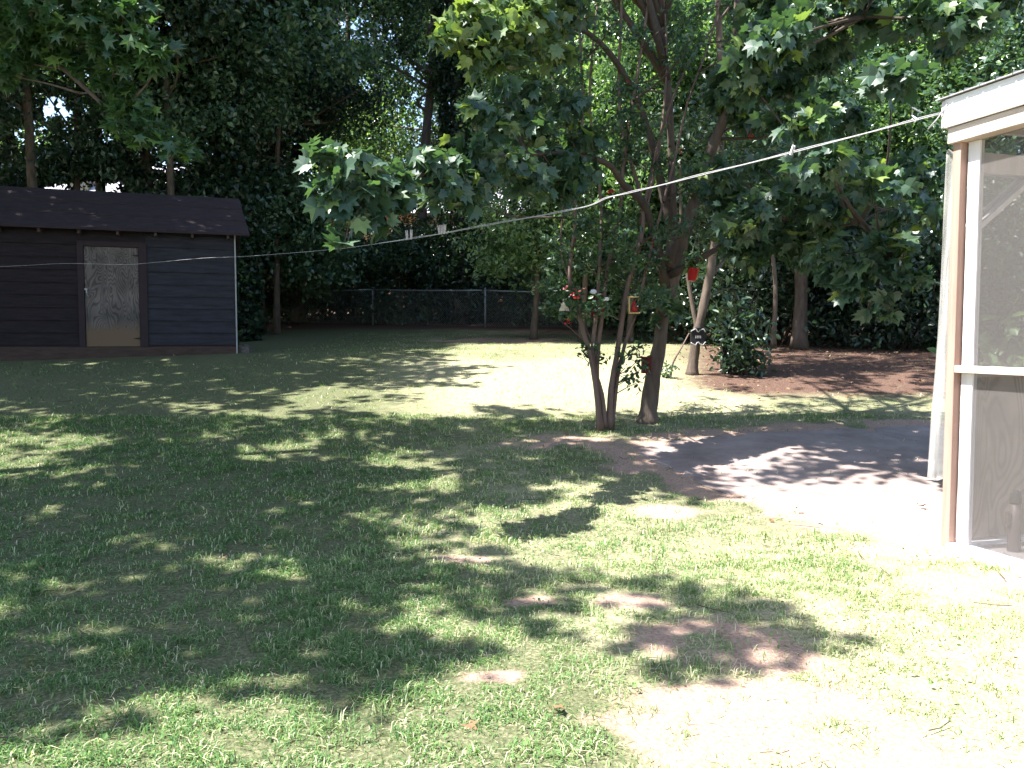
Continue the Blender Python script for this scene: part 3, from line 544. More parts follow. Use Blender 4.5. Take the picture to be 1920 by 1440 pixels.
# ------------------------------------------------------------------ undergrowth along the fence and to the right
ug = [(470, 28.5, 3.2, 3.2), (540, 28.2, 3, 3), (640, 29, 3, 3.4), (800, 29.3, 3, 3.4), (300, 20, 4, 4.2), (520, 29.2, 3.2, 3.0), (610, 28.9, 3, 3.0), (690, 28.3, 3.4, 3.4), (770, 28, 3.2, 3.4), (850, 28.2, 3.2, 3.4), (930, 27.8, 3.2, 3.2), (1000, 27.4, 3, 3.2), (1060, 27, 3, 3.0), (560, 29, 4, 4.2), (740, 30, 4, 4.6), (880, 30, 4, 4.2), (1130, 24.4, 3.4, 3.0), (1210, 23, 3.2, 3.2)]
for i, (px, Y, w_, h_) in enumerate(ug):
    shrub('fence_shrub', px, Y, 'dark overgrown shrub in the thicket along the wire fence', w_, h_, 'dark' if i % 4 else 'mid', T_OVAL, .14, 220, 22, 'shrubs crowding the wire fence', True)
rb = [(1300, 19.5, 3, 3.4), (1390, 18.5, 3, 3.4), (1470, 17.6, 2.8, 3.2), (1550, 17.2, 2.8, 3.2), (1630, 16.8, 2.8, 3.4), (1700, 16.2, 2.6, 3.2), (1780, 15.5, 2.8, 3.4), (1870, 15, 3, 3.8), (1500, 21, 4, 4.6), (1660, 20, 4, 5), (1840, 18, 4, 5.4)]
for i, (px, Y, w_, h_) in enumerate(rb):
    shrub('thicket_shrub', px, Y, 'dark tangled shrub in the thicket behind the bare ground on the right', w_, h_, 'dark', T_OVAL, .115, 230, 20, 'shrubs of the thicket on the right', False)
for px, py0, py1, Y, lab in ((1498, 640, 380, 16.4, 'dark reddish trunk in the thicket, thickest of those on the right'), (1450, 640, 420, 15.5, 'thin grey trunk just left of the thick reddish trunk')):
    rr = .16 if px == 1498 else .05
    simple_tree('woodland_tree', px, Y, lab, 'tree', [([(px, py0+14, 0), (px+4, 540, 0), (px-3, py1, 0), (px+10, 100, 0)], rr, rr*.6)], [B(px, 250, Y, 1.4), B(px+60, 120, Y, 1.5), B(px-50, 330, Y, .9)], .13, T_OVAL, 'mid', 'bark', None, 50, 18, .25)
# sunlit trees behind the middle
st_ = [(1000, 20.5, 300, 'bright'), (1090, 19.6, 250, 'bright'), (1180, 19.2, 200, 'bright'), (1270, 20.0, 250, 'bright'), (1360, 19.6, 200, 'bright'), (1460, 19, 220, 'mid'), (1560, 18.6, 200, 'bright'), (1660, 18.4, 210, 'bright'), (1760, 17.6, 240, 'bright'), (1860, 17, 200, 'mid')]
labs = ['sunlit leafy tree behind the left tips of the slim stems', 'sunlit leafy tree directly behind the slim stems', 'sunlit leafy tree seen between the slim stems and the leaning trunk', 'sunlit leafy tree behind the hanging red pot', 'sunlit leafy tree behind the upper fork of the maple', 'half shaded tree behind the single clothes peg',
        'bright small-leaved tree right of the single clothes peg', 'bright small-leaved tree left of where the line meets the porch', 'bright small-leaved tree beside the porch corner', 'half shaded tree rising behind the porch roof']
for (px, Y, py, mn), lab in zip(st_, labs):
    o = GY(px, Y); bl = [B(px+R.uniform(-60, 60), py+R.uniform(-230, 190), Y+R.uniform(-1, 1), R.uniform(.8, 1.4)) for _ in range(14)]+[B(px+R.uniform(-30, 30), 430, Y, .8)]
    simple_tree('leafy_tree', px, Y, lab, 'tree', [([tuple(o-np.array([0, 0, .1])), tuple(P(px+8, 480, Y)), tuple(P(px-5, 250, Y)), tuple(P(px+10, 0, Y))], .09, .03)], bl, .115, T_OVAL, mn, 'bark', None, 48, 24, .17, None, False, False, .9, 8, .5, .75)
# ------------------------------------------------------------------ woodland beyond the fence
wt = [(-60, 19, .2), (40, 23, .22), (75, 18.5, .13), (200, 25, .2), (290, 21, .18), (380, 24, .22), (455, 20.5, .2), (487, 23, .16), (560, 28, .2), (640, 31, .18), (720, 34, .2), (790, 29, .24), (868, 27.5, .42), (960, 32, .2), (1050, 29, .2), (1140, 27, .2), (1240, 25, .22), (1340, 26, .2), (1450, 24, .2), (1560, 23, .2), (1680, 22, .2), (1800, 21, .2), (1920, 19, .2), (330, 19.5, .1), (415, 22, .12), (520, 22.5, .09), (150, 20, .1), (-220, 17, .25), (-330, 20, .25)]
special = {75: 'dark slim woodland tree above the left half of the shed roof', 455: 'dark thick woodland tree rising behind the right end of the shed', 487: 'twin woodland tree just right of the one behind the shed end', 790: 'tall bare-trunked tree, its grey trunk clear against the leaves in the upper middle', 868: 'huge ivy-clad trunk right of the tall grey one, black with ivy', 40: 'dark woodland tree at the upper left beside the gap of sky'}
for i, (px, Y, r) in enumerate(wt):
    o = GY(px, Y); top = 17 if Y < 26 else 19; lean = R.uniform(-.6, .6); slim = px in (75, 150, 330, 415, 455, 487, 520); base_z = 5.2 if px not in (790, 868) and not slim else (6.6 if slim else 9)
    if px in (640, 720): base_z = 7
    tr = [([o-np.array([0, 0, .2]), o+np.array([lean*.2, 0, 5]), o+np.array([lean, 0, 10]), o+np.array([lean*1.3, 0, top-1])], r, r*.4)]
    for _ in range(5):
        z1 = R.uniform(4.5, 12); a = o+np.array([lean*z1/10, 0, z1]); tr.append(([a, a+np.array([R.uniform(-1.5, 1.5), R.uniform(-1.2, 1.2), .5]), a+np.array([R.uniform(-3, 3), R.uniform(-2, 2), 1.6])], r*.3, .02))
    nb = 13; bl = [(o[0]+lean+R.uniform(-2.6, 2.6), o[1]+R.uniform(-1.8, 1.8), o[2]+R.uniform(base_z-1, top), R.uniform(1.2, 2), R.uniform(1.2, 1.8), R.uniform(.9, 1.5)) for _ in range(nb)]
    if base_z < 7: bl += [(o[0]+R.uniform(-2, 2), o[1]+R.uniform(1.2, 3), o[2]+R.uniform(2.2, 4.4), 1.3, 1.2, 1.1) for _ in range(4)]
    lab = special.get(px); t = thing('woodland_tree', o, lab or 'tall dark woodland tree standing in the wood beyond the fence', 'tree', 'tall trees of the wood beyond the fence')
    trunk_obj(tr, M['bark'] if px != 790 else M['pale_bark'], t, o, 9)
    pts = cloud(bl, 46, 50, R.uniform(.24, .36), .6); pts = pts[carve(pts)]
    leaves('crown', T_QUAD, pts, (.165 if Y > 24 else .14)*R.uniform(.8, 1.15), M['bright' if px in (200, 640, 720) else 'dark' if i % 3 else 'mid'], t, up=.5, spread=.9, off=o)  # bright leaves stand in for back-lit pockets; dark ones deepen the wood's shade
    if px in (868, 455):
        hh = R.random(9000)*(11 if px == 868 else 8); th = R.random(9000)*6.283; rad = r*(1.15-.3*hh/10)+R.random(9000)*.22+.15*noise(hh*3, th, 1, 4); lx = np.interp(hh, [0, 5, 10, 20], [0, lean*.2, lean, lean*1.3])
        leaves('ivy', T_ROUND, np.stack([o[0]+lx+rad*np.cos(th), o[1]+rad*np.sin(th), o[2]+hh], 1), .13, M['ivy'], t, up=.2, spread=1, off=o)
# far wood: reads as one mass
N = 90000; yy = R.uniform(46, 60, N); xx = R.uniform(-.95, .95, N)*yy; hh = R.random(N)**.8*(20+4*noise(xx, yy, 6, 2)); pts = np.stack([xx, yy, H(xx, yy)+hh], 1)
pts = pts[carve(pts) & (noise(xx, hh, 2.2, 14, 2) > .22+.2*(hh > 11))]; tag(leaves('far_wood', T_QUAD, pts, .55, M['dark'], up=.4, spread=.9), 'dark far-off wood closing the view behind the houses', 'wood', kind='stuff')
# ------------------------------------------------------------------ near branch hanging in at the top left (sweetgum)
go = np.array([-5.6, 6.6, 0]); go[2] = float(H(go[0], go[1])); t = thing('sweetgum_tree', go, 'sweetgum leaning in from the left edge, its star-leaved branches hanging over the shed', 'tree')
gp = [([go-np.array([0, 0, .1]), go+np.array([0, 0, 2]), np.array([-5.3, 6.7, 4.2]), np.array([-5.0, 6.8, 6.5])], .13, .05), ([np.array([-5.3, 6.7, 4.2]), P(20, 60, 6.6), P(120, 130, 6.5), P(210, 210, 6.4), P(290, 260, 6.4), P(340, 290, 6.4)], .035, .006), ([np.array([-5.2, 6.7, 4.6]), P(60, 10, 6.3), P(180, 50, 6.2), P(300, 90, 6.2)], .03, .006), ([P(150, 175, 6.5), P(200, 175, 6.4), P(240, 210, 6.4)], .008, .004)]
lc = [B(a, b_, Y, r) for a, b_, Y, r in ((20, 40, 6.4, .3), (70, 30, 6.3, .3), (130, 30, 6.2, .28), (180, 60, 6.2, .25), (230, 30, 6.2, .2), (225, 100, 6.2, .13), (260, 80, 6.2, .12), (290, 90, 6.2, .12), (290, 110, 6.2, .1), (240, 75, 6.3, .12), (100, 80, 6.4, .2), (60, 90, 6.5, .2), (20, 110, 6.5, .15), (160, 110, 6.4, .15), (200, 160, 6.4, .12), (240, 165, 6.4, .1), (250, 205, 6.4, .1),
      (280, 240, 6.4, .1), (230, 240, 6.4, .08), (330, 270, 6.4, .08), (345, 280, 6.4, .06), (255, 250, 6.4, .06), (215, 195, 6.4, .08), (5, 140, 6.5, .12), (150, -40, 6.2, .4), (30, -60, 6.3, .5))]
trunk_obj(gp+twigs(lc, np.concatenate([smoothpath(p_[0], 5) for p_ in gp[1:]]), .004), M['bark'], t, go, 7)
pts = np.concatenate([cloud([c], max(6, int(230*c[3]**1.6)), 7, .05, .4) for c in lc])
leaves('crown', T_GUM, pts, .10, M['gum'], t, up=.8, spread=.6, droop=.5, off=go)
# ------------------------------------------------------------------ wire fence
fpx = [(250, 28.2), (477, 27.6), (700, 27.0), (910, 25.7), (1100, 24.8), (1290, 23.9), (1480, 23.0), (1670, 22.2), (1860, 21.4), (2060, 20.6)]
FP = [GY(a, Y) for a, Y in fpx]; t = thing('wire_fence', FP[2], 'sagging galvanised chain link fence in front of the dark thicket', 'fence')
rail = MB(); wires = MB(); o3 = FP[2]
for i, p in enumerate(FP):
    MB().tube([p-np.array([0, 0, .1]), p+np.array([0, 0, 1.22])], .03, 8).lathe([(.036, 1.21), (.036, 1.24), (.02, 1.27)], p, 8).build('fence_post', M['steel'], t, True, off=o3)
    if i < len(FP)-1:
        q = FP[i+1]; rp = [p*(1-s_)+q*s_+np.array([0, 0, 1.19-.05*math.sin(math.pi*s_)*(1 if i % 2 else .4)]) for s_ in np.linspace(0, 1, 7)]; rail.tube(rp, .021, 7)
        L = np.linalg.norm((q-p)[:2]); nw = int(L/.075)
        for k in range(-15, nw):
            for sg in (1, -1):
                s0 = k*.075/L; s1 = s0+1.12/L
                if sg < 0: s0, s1 = s1, s0
                a0, a1 = (np.clip(s0, 0, 1), np.clip(s1, 0, 1)); z0 = .04+1.12*(a0-s0)/(s1-s0); z1 = .04+1.12*(a1-s0)/(s1-s0)
                A = p*(1-a0)+q*a0; Bq = p*(1-a1)+q*a1
                if abs(a0-a1)*L > .02: wires.tube([A+np.array([0, 0, z0]), Bq+np.array([0, 0, z1])], .0022, 3)
rail.build('top_rail', M['steel'], t, True, off=o3); wires.build('wire_mesh', M['steel'], t, off=o3)
# ------------------------------------------------------------------ shed
A0 = np.array([-8.70, 13.55]); A1 = np.array([(446-960)/F*14.8, 14.8]); du = (A1-A0)/np.linalg.norm(A1-A0); A0 = A1-du*5.2; LS = 5.2; rot = math.atan2(du[1], du[0]); gz0 = .985
t = thing('shed', (A0[0], A0[1], gz0), 'dark weathered wooden shed with low overhanging roof and a pale plywood door', 'shed', rot=rot)
def us(px):                                         # along-wall coordinate of a pixel column
    a = (px-960)/F; return (a*A0[1]-A0[0])/(du[0]-a*du[1])
DP = 2.4; ud0, ud1 = us(163), us(265); zb = .17; EA = 2.22
dtop = 1.92
def siding(name, u0, u1, z0, z1, m_, par, y=0.0, rows=.217, ax=0):
    mb = MB(); z = z0; k = 0
    while z < z1-.02:
        zt = min(z+rows, z1); jt = R.uniform(-.006, .006, 4)
        if ax == 0: mb.add([(u0, y-.028+jt[0], z+jt[1]), (u1, y-.028+jt[2], z+jt[3]), (u1, y-.004, zt+.004), (u0, y-.004, zt+.004), (u0, y+.01, z), (u1, y+.01, z)], [(0, 1, 2, 3), (0, 4, 5, 1)])
        else: mb.add([(y+.028, u0, z), (y+.028, u1, z), (y+.004, u1, zt+.004), (y+.004, u0, zt+.004), (y-.01, u0, z), (y-.01, u1, z)], [(0, 1, 2, 3), (0, 4, 5, 1)])
        z = zt; k += 1
    return mb.build(name, m_, par)
MB().box((0, 0, zb), (ud0-.06, .05, EA+.1)).box((ud1+.06, 0, zb), (LS, .05, EA+.1)).box((ud0-.06, 0, dtop+.06), (ud1+.06, .05, EA+.1)).box((0, DP-.05, 0), (LS, DP, EA+.1)).box((0, .05, 0), (.05, DP-.05, EA+.1)).box((LS-.05, .05, 0), (LS, DP-.05, EA+.1)).build('wall', M['shed_trim'], t)
siding('siding', 0, ud0-.09, zb+.03, EA, M['shed_left'], t); siding('siding', ud1+.12, LS-.02, zb+.03, EA, M['shed'], t); siding('siding', ud0-.06, ud1+.1, dtop+.08, EA, M['shed_left'], t)
siding('siding', 0, DP, .1, EA, M['shed'], t, LS, .217, 1)
MB().box((-.02, -.035, -.15), (LS+.01, .045, zb)).build('skirt_board', M['skirt'], t, bevel=.004)
fr = MB().box((ud0-.1, -.045, zb), (ud0-.002, .0-.006, dtop+.09)).box((ud1+.002, -.045, zb), (ud1+.13, -.006, dtop+.09)).box((ud0-.002, -.047, dtop), (ud1+.002, -.006, dtop+.09)); fr.build('door_frame', M['shed_trim'], t, bevel=.003)
dr = MB().box((0, -.02, 0), (ud1-ud0-.012, .0, dtop-zb-.015)).build('door', M['ply'], t); dr.location = (ud0+.006, .0, zb+.008)
lt = MB().box((-.06, -.035, .98), (.04, -.022, 1.01)).box((.02, -.05, .93), (.035, -.022, 1.0)).tube([(.05, -.03, .87), (.03, -.035, .90), (.035, -.035, .95)], .005, 6); lt.build('latch', M['steel'], dr)
hb = ud1-ud0
for zz in (.14, dtop-zb-.15): MB().add([(hb-.13, -.024, zz), (hb, -.026, zz-.02), (hb, -.026, zz+.02), (hb-.13, -.03, zz), (hb, -.032, zz-.02), (hb, -.032, zz+.02)], [(0, 1, 2), (3, 5, 4), (0, 3, 4, 1), (0, 2, 5, 3)]).build('hinge', M['black'], dr)
MB().box((LS-.024, -.05, -.02), (LS+.001, -.03, EA)).build('corner_strip', M['grey'], t)
rz = EA; ov = .26; mid_ = DP/2; ez = 2.20; rdz = 2.20+.86
def rf(y0, z0, y1, z1, th=.05, x0=-.25, x1=LS+.16, x1b=None):
    x1 = LS+.24-.16*max(0, min(1, (y0+ov)/(mid_+ov))); x1b = LS+.24-.16*max(0, min(1, (y1+ov)/(mid_+ov)))
    xb = x1 if x1b is None else x1b
    return [(x0, y0, z0), (x1, y0, z0), (xb, y1, z1), (x0, y1, z1), (x0, y0, z0-th), (x1, y0, z0-th), (xb, y1, z1-th), (x0, y1, z1-th)]
FB = [(0, 1, 2, 3), (7, 6, 5, 4), (0, 4, 5, 1), (1, 5, 6, 2), (2, 6, 7, 3), (3, 7, 4, 0)]
roof = MB(); nrow = 3
for k in range(nrow):
    a = k/nrow; c = (k+1)/nrow
    roof.add(rf(-ov+a*(mid_+ov), ez+a*(rdz-ez)+.02, -ov+c*(mid_+ov)+.02, ez+c*(rdz-ez)+.014, .045), FB)
roof.add(rf(mid_+.021, rdz+.0, DP+ov, ez), FB); roof.build('roof', M['shed_roof'], t)
MB().add([(LS, 0, EA+.1), (LS, DP, EA+.1), (LS, mid_, rdz-.06), (LS-.04, 0, EA+.1), (LS-.04, DP, EA+.1), (LS-.04, mid_, rdz-.06)], [(0, 1, 2), (3, 5, 4), (0, 2, 5, 3), (1, 4, 5, 2)]).build('gable', M['shed_trim'], t)
MB().add([(0, 0, EA+.1), (0, DP, EA+.1), (0, mid_, rdz-.06)], [(0, 2, 1)]).build('gable', M['shed_trim'], t)
for k in range(9):
    uu = .25+k*.6; MB().box((uu, -ov+.03, ez-.09), (uu+.04, -.035, ez-.03)).build('rafter_tail', M['skirt'], t)
bl_ = GY(458, 14.95); bt = thing('concrete_block', bl_, 'grey concrete block lying at the right corner of the shed', 'block'); MB().box((-.13, -.1, -.02), (.13, .1, .12), jit=.02).build('block_body', M['block'], bt, bevel=.006)
MB().box((-.10, -.07, .128), (-.02, .07, .15)).box((.02, -.07, .128), (.10, .07, .15)).build('block_rim', M['block'], bt)
# ------------------------------------------------------------------ porch
P0 = np.array([2.66, 4.9]); d_ = np.array([.305, -.952]); e_ = np.array([.952, .305]); prot = math.atan2(d_[1], d_[0]); zg = float(H(*P0))-.01
t = thing('screened_porch', (P0[0], P0[1], zg), 'screened porch corner with blown-out white roof edge and pine corner post', 'porch', rot=prot)
def bx(name, a, b_, m_, bev=.003, par=None): return MB().box(a, b_).build(name, M[m_], par or t, bevel=bev)
bx('corner_post', (0, 0, -.03), (.058, .058, 2.56), 'pine', .004)
bx('post', (.070, .045, .055), (.150, .083, 2.47), 'whitewood')
bx('post', (1.95, 0, .055), (2.03, .078, 2.47), 'pine'); bx('post', (3.95, 0, -.02), (4.03, .078, 2.56), 'pine')
bx('sill', (.062, -.025, -.03), (4.0, .09, .05), 'white'); bx('sill', (.0, .082, -.03), (.09, 3.5, .05), 'white')
bx('rail', (.0595, .0, 1.095), (3.95, .047, 1.138), 'rail_pine')
bx('beam', (-.015, -.028, 2.472), (4.05, .09, 2.565), 'rail_pine'); bx('beam', (-.01, .092, 2.30), (.07, 3.5, 2.42), 'whitewood')
bx('fascia', (-.02, -.05, 2.567), (4.2, -.031, 2.735), 'white'); bx('fascia', (-.045, -.05, 2.57), (-.021, 3.6, 2.73), 'whitewood')
mb = MB()
for k in range(42):
    u0 = -.07+k*.105; mb.add([(u0, -.075, 2.745), (u0+.10, -.075, 2.745), (u0+.10, 3.7, 3.15), (u0, 3.7, 3.15), (u0, -.075, 2.738), (u0+.10, -.075, 2.738), (u0+.10, 3.7, 3.143), (u0, 3.7, 3.143)], FB)
    mb.add([(u0+.10, -.075, 2.743), (u0+.105, -.075, 2.757), (u0+.105, 3.7, 3.162), (u0+.10, 3.7, 3.148)], [(0, 1, 2, 3)])
mb.build('roof', M['grey'], t)
MB().add([(-.015, -.03, 2.70), (4.2, -.03, 2.70), (4.2, 3.6, 3.08), (-.015, 3.6, 3.08), (-.015, -.03, 2.69), (4.2, -.03, 2.69), (4.2, 3.6, 3.07), (-.015, 3.6, 3.07)], FB).build('ceiling', M['ceil'], t)
for k in range(6):
    u0 = .05+k*.75; MB().add([(u0, -.025, 2.57), (u0+.04, -.025, 2.57), (u0+.04, 3.5, 2.93), (u0, 3.5, 2.93), (u0, -.025, 2.685), (u0+.04, -.025, 2.685), (u0+.04, 3.5, 3.045), (u0, 3.5, 3.045)], [(3, 2, 1, 0), (4, 5, 6, 7), (1, 5, 4, 0), (2, 6, 5, 1), (3, 7, 6, 2), (0, 4, 7, 3)]).build('rafter', M['ceil'], t)
bx('floor', (.05, .05, -.05), (4.1, 3.5, .022), 'slab', 0)
pw = bx('plywood_panel', (.03, .095, .052), (.045, 2.4, 1.06), 'ply2', 0)
bx('rail', (.0, .09, 1.062), (.06, 3.5, 1.105), 'rail_pine')
MB().beam((.04, .07, 1.93), (.04, .72, 2.42), .13, .03, (1, 0, 0)).build('brace', M['whitewood'], t)
bx('house_wall', (-.1, 3.502, -.1), (4.3, 3.6, 3.0), 'bluewall', 0)
for (z0, z1) in ((.052, 1.093), (1.14, 2.47)):
    MB().box((.151, .058, z0), (1.948, .060, z1)).build('screen', M['screen'], t); MB().box((2.032, .058, z0), (3.94, .060, z1)).build('screen', M['screen'], t)
MB().box((.052, .11, 1.107), (.053, 3.49, 2.298)).build('screen', M['screen'], t)
# folded spare screen hanging inside the corner
V = []; Fs = []; nu, nv = 8, 26
for j in range(nv):
    zz = 2.44-j*(2.44-.42)/(nv-1); wd = .035+.085*min(1, (2.44-zz)/1.6)
    for i in range(nu):
        s_ = i/(nu-1); V.append((-.004-wd*s_, .03+.018*math.sin(s_*5+zz*2.3)-.02*s_, zz+.01*math.sin(9*s_)))
for j in range(nv-1):
    for i in range(nu-1): Fs.append((j*nu+i, j*nu+i+1, (j+1)*nu+i+1, (j+1)*nu+i))
ps = MB().add(V, Fs).build('plastic_sheet', M['sheet'], None, True); ps.location = (P0[0], P0[1], zg); ps.rotation_euler = (0, 0, prot); so = ps.modifiers.new('s', 'SOLIDIFY'); so.thickness = .0015
tag(ps, 'clear cloudy plastic sheet hanging down behind the porch corner post', 'plastic sheet')
# gutter end, hook and canister
MB().tube([(-.15, -.1, 2.69), (-.17, -.15, 2.72), (-.19, -.13, 2.68), (-.16, -.12, 2.65)], .006, 6).build('hook', M['steel'], t)
co = np.array([P0[0]+.25*d_[0]+.30*e_[0], P0[1]+.25*d_[1]+.30*e_[1], .012+zg]); ct = thing('metal_canister', co, 'small brown metal canister with a dark cap standing on the porch floor', 'canister')
MB().lathe([(.035, 0), (.038, .01), (.036, .2), (.03, .21), (.028, .3)], sides=18).build('canister_body', M['brown'], ct, True); MB().lathe([(.031, .3), (.034, .31), (.03, .36), (.012, .38)], sides=18).build('cap', M['black'], ct, True); MB().box((-.05, -.02, .17), (-.036, .02, .25)).build('bracket', M['brown'], ct)
o = GY(2010, 5.75); pl = shrub('porch_plant', 1960, 6.1, 'leafy plant with large pointed leaves seen through the porch screen', .55, 1.75, 'bright', T_OVAL, .12, 60, 9, cat='plant')
# ------------------------------------------------------------------ clothes line and pegs
LA = np.array([2.63, 4.92]); LB = np.array([-9.2, 12.5])
def lp(px, py):
    a = (px-960)/F; tt = (LA[0]-a*LA[1])/((LA[0]-LB[0])+a*(LB[1]-LA[1])); Y = LA[1]+tt*(LB[1]-LA[1]); return P(px, py, Y)
lpx = [(1765, 213), (1640, 246), (1487, 286), (1350, 320), (1250, 345), (1180, 362), (1140, 371), (1105, 386), (1040, 400), (960, 414), (830, 438), (770, 448), (700, 458), (640, 466), (550, 474), (455, 481), (380, 484), (280, 493), (230, 496), (120, 494), (20, 499), (-120, 503)]
Lp = smoothpath([lp(a, b_) for a, b_ in lpx], 6); up3 = np.array([0, 0, .008])
t = MB().tube(Lp, np.interp(np.arange(len(Lp)), [0, 60, 85, 140], [.0030, .0026, .0018, .0013]), 6).tube(Lp[:-55]+up3*(.8+.4*np.sin(np.arange(len(Lp)-55)*.7))[:, None], .0026, 6); la = lp(1765, 213)
lo = thing('clothes_line', la, 'doubled pale clothes line sagging from the porch corner across the yard to the left', 'clothes line')
t.build('line', M['line'], lo, True, off=la)
MB().tube([lp(1777, 192), lp(1770, 200)+np.array([0, -.03, 0]), lp(1752, 226)+np.array([0, -.03, 0]), lp(1735, 245)+np.array([0, -.03, 0])], .004, 6).tube([la, lp(1778, 198)], .004, 6).build('loose_end', M['line'], lo, True, off=la)
ep = Lp[-1]; eg = np.array([ep[0], ep[1], float(H(ep[0], ep[1]))]); epo = thing('line_post', eg, 'line post standing out of view at the far left end of the clothes line', 'post'); MB().tube([(0, 0, -.1), (0, 0, ep[2]-eg[2]+.1)], .04, 10).build('pole', M['steel'], epo, True); MB().tube([(-.3, -.2, ep[2]-eg[2]), (.3, .2, ep[2]-eg[2])], .02, 8).build('cross_arm', M['steel'], epo, True)
def peg(px, py, tilt, ln, label, group=None):
    c = lp(px, py); t = thing('clothes_peg', c, label, 'clothes peg', group)
    for sgn in (-1, 1):
        MB().add([(sgn*.001, -.006, -ln*.38), (sgn*.001, .006, -ln*.38), (sgn*.001, .006, ln*.1), (sgn*.001, -.006, ln*.1), (sgn*.004, -.006, ln*.62), (sgn*.004, .006, ln*.62),
                  (sgn*.007, -.006, -ln*.36), (sgn*.007, .006, -ln*.36), (sgn*.010, .006, ln*.1), (sgn*.010, -.006, ln*.1), (sgn*.010, -.006, ln*.62), (sgn*.010, .006, ln*.62)],
                 [(0, 1, 2, 3), (3, 2, 5, 4), (6, 9, 8, 7), (9, 10, 11, 8), (0, 3, 9, 6), (3, 4, 10, 9), (1, 7, 8, 2), (2, 8, 11, 5), (0, 6, 7, 1), (4, 5, 11, 10)]).build('peg_half', M['pin'], t)
    MB().tube([(-.012, -.008, .004), (.012, -.008, .004), (.012, .008, .004), (-.012, .008, .004)], .0018, 6).build('spring', M['steel'], t)
    t.rotation_euler = (0.05, tilt, .3); return t
peg(763, 443, -.08, .085, 'weathered wooden peg, darker left one of the close pair on the line', 'pegs on the clothes line'); peg(771, 442, .0, .085, 'weathered wooden peg, paler right one of the close pair on the line', 'pegs on the clothes line')
peg(823.5, 433, -.1, .08, 'weathered wooden peg, left one of the tight trio on the line', 'pegs on the clothes line'); peg(828.5, 432.5, 0, .08, 'weathered wooden peg, middle one of the tight trio on the line', 'pegs on the clothes line'); peg(833.5, 432, .08, .08, 'weathered wooden peg, right one of the tight trio on the line', 'pegs on the clothes line')
peg(1485, 284, .32, .07, 'lone tilted wooden peg high on the line toward the porch', 'pegs on the clothes line')
# ------------------------------------------------------------------ ornaments among the trees
YO = YM-.3
c = P(1297, 527, 8.45); t = thing('hanging_pot', c, 'bright red plastic flower pot hanging behind the maple trunk', 'plant pot')
MB().lathe([(.03, 0), (.042, .005), (.058, .115), (.064, .118), (.064, .135), (.056, .135), (.05, .11), (.02, .105)], sides=20).build('pot', M['red'], t, True)
MB().tube([(-.06, 0, .13), (-.02, 0, .42), (0, 0, .5)], .0015, 5).tube([(.06, 0, .13), (.02, 0, .42), (0, 0, .5)], .0015, 5).build('hanger', M['steel'], t)
pts = np.array([0, 0, .2])+R.normal(size=(70, 3))*np.array([.055, .05, .05]); leaves('plant_leaves', T_OVAL, pts, .075, M['bright'], t, up=.8, spread=.6, droop=.5)
t.rotation_euler = (0, .12, 0)
c = P(1309, 632, 11.85); t = thing('plaque', c, 'black round plaque with pale scrolled rims on the forked tree trunk', 'plaque')
MB().box((-.115, -.012, -.11), (.115, .012, .11), jit=.004).lathe([(.02, .11), (.05, .13), (.03, .16)], sides=12).build('plaque_board', M['black'], t, bevel=.02)
for s_ in (1, -1): MB().tube([(-.11+.22*k/12, -.018, s_*(.10-.02*math.cos(k*1.05)+.01*math.sin(k*2))) for k in range(13)], .009, 6).build('scroll', M['grey'], t, True)
for k in range(4): MB().box((-.045+k*.024, -.018, -.018), (-.033+k*.024, -.0121, .022)).build('raised_mark', M['grey'], t)
c = P(1058, 572, YO); t = thing('hanging_doll', c, 'small cream-skirted doll figure hanging among the leaves at the left stem', 'ornament')
MB().lathe([(.052, -.06), (.056, -.055), (.03, .0), (.018, .03), (.012, .034)], sides=14).build('skirt', M['cream'], t, True); MB().lathe([(.004, .034), (.014, .042), (.016, .052), (.012, .064), (.003, .068)], sides=12).build('head', M['skin'], t, True)
MB().tube([(.015, 0, .02), (.045, 0, .005)], .006, 6).build('arm', M['cream'], t, True); MB().tube([(-.015, 0, .02), (-.045, 0, .005)], .006, 6).build('arm', M['cream'], t, True); MB().tube([(0, 0, .066), (.005, 0, .2)], .0015, 5).build('cord', M['twig'], t)
c = P(1118, 572, YO+.1); t = thing('hanging_ornament', c, 'dark red hanging cloth ornament with white fluffy top in front of the middle stem', 'ornament')
MB().add([(-.055, 0, -.12), (-.03, -.02, -.13), (-.02, -.02, .1), (-.04, 0, .1), (-.035, .02, -.12), (-.02, .02, .1)], [(0, 1, 2, 3), (1, 4, 5, 2), (4, 0, 3, 5), (3, 2, 5), (0, 4, 1)]).lathe([(.05, -.09), (.055, -.07), (.04, .04), (.03, .1), (.01, .11)], (.035, 0, 0), 12).build('ornament_body', M['redcloth'], t, True)
MB().lathe([(.012, .11), (.032, .12), (.036, .135), (.024, .155), (.006, .16)], (-.03, 0, 0), 12).build('fluffy_top', M['white'], t, True); MB().lathe([(.01, .07), (.03, .08), (.03, .1), (.01, .11)], (.1, 0, -.03), 10).build('fluffy_ball', M['white'], t, True)
MB().tube([(0, 0, .15), (.01, 0, .3)], .0015, 5).build('cord', M['twig'], t)
c = P(1189, 588, YO+.1); t = thing('bird_feeder', c, 'yellow wooden open bird feeder with a red inside hanging right of the slim stems', 'bird feeder')
MB().box((-.055, -.04, 0), (.055, .04, .012)).box((-.06, -.04, .013), (-.047, .04, .16)).box((-.062, -.045, .161), (.065, .045, .175)).box((.045, -.04, .11), (.058, .04, .16)).build('feeder_frame', M['yellowwood'], t, bevel=.002)
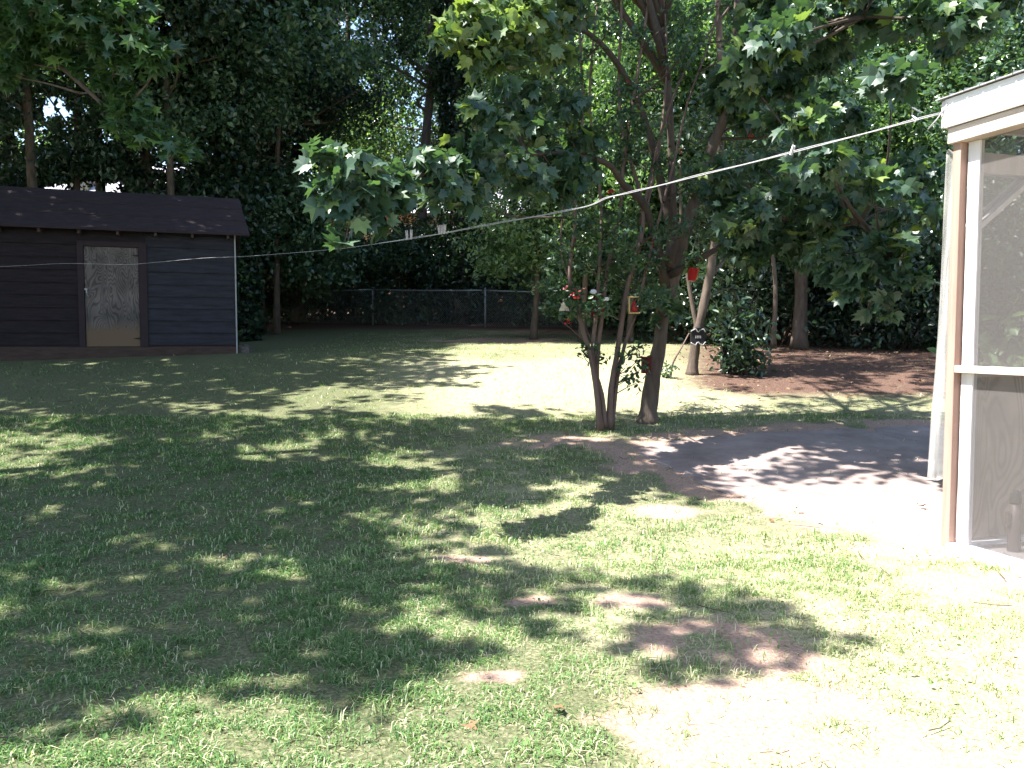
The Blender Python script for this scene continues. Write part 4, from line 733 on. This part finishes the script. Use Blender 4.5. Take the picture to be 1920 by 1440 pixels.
MB().lathe([(.01, .013), (.03, .03), (.034, .06), (.022, .09), (.014, .1), (.018, .115), (.006, .13)], (-.0, 0, 0), 12).build('red_bird_figure', M['red'], t, True); MB().tube([(0, 0, .175), (0, 0, .33)], .0015, 5).build('cord', M['twig'], t)
c = P(1213, 684, 8.55); t = thing('bird_house', c, 'small dark red bird house fixed low on the left side of the maple trunk', 'bird house')
MB().box((-.055, -.05, -.09), (.04, .05, .07)).build('house_body', M['redcloth'], t, bevel=.003); MB().box((-.085, -.07, .072), (.05, .07, .086)).build('lid', M['redcloth'], t, bevel=.003); MB().tube([(-.12, 0, .12), (-.1, 0, .08), (-.05, 0, .09)], .006, 6).build('hook', M['black'], t)
MB().lathe([(.018, 0), (.018, .006)], (0, 0, 0), 12).build('entrance_hole', M['black'], t).matrix_local = Matrix.Translation((-.008, -.0505, 0)) @ Matrix.Rotation(math.radians(90), 4, 'X')
# ------------------------------------------------------------------ neighbouring houses
def house(px0, px1, Y, zt, wall, roofh, label, low=None, ridge_in=1.2):
    a = GY(px0, Y); b_ = GY(px1, Y); W = b_[0]-a[0]; z0 = min(a[2], b_[2])-.3; t = thing('house', (a[0], Y, z0), label, 'house'); hgt = zt-z0; DPT = 7
    zs = hgt*.45 if low else 0
    MB().box((0, 0, zs), (W, DPT, hgt)).build('wall', M[wall], t)
    if low: MB().box((-.03, -.03, 0), (W+.03, DPT+.03, zs-.002)).build('lower_wall', M[low], t)
    MB().add([(-.4, -.5, hgt-.1), (W+.4, -.5, hgt-.1), (W+.4-ridge_in, DPT/2, hgt+roofh), (-.4+ridge_in, DPT/2, hgt+roofh), (-.4, -.5, hgt+.002), (W+.4, -.5, hgt+.002), (W+.4, DPT+.5, hgt+.002), (-.4, DPT+.5, hgt+.002)], [(4, 5, 2, 3), (5, 6, 2), (6, 7, 3, 2), (7, 4, 3), (4, 7, 6, 5)]).build('roof', M['shingle'], t)
    nwin = max(2, int(W/3))
    for k in range(nwin):
        x0 = (k+.5)*W/nwin-.45; f = MB().box((x0-.07, -.05, hgt-1.9), (x0+.97, -.002, hgt-1.83)).box((x0-.07, -.05, hgt-.6), (x0+.97, -.002, hgt-.53)).box((x0-.07, -.05, hgt-1.828), (x0, -.002, hgt-.602)).box((x0+.9, -.05, hgt-1.828), (x0+.97, -.002, hgt-.602)).build('window', M['white'], t)
        MB().box((x0, -.02, hgt-1.828), (x0+.9, -.001, hgt-.602)).build('pane', M['glass'], f)
    return t, hgt, W
zR = P(160, 366, 36)[2]
ht, hgt, W = house(-40, 330, 36, zR-.6, 'bluewall', 2.6, 'pale neighbouring house with grey roof showing above the shed', None)
MB().box((W*.42, 1.0, hgt-.2), (W*.42+.9, 1.8, hgt+1.5)).build('chimney', M['block'], ht)
house(560, 1080, 40, P(960, 402, 40)[2], 'orangewall', 2.2, 'tan neighbouring house with pale roof seen through the leaves in the middle', 'brick')
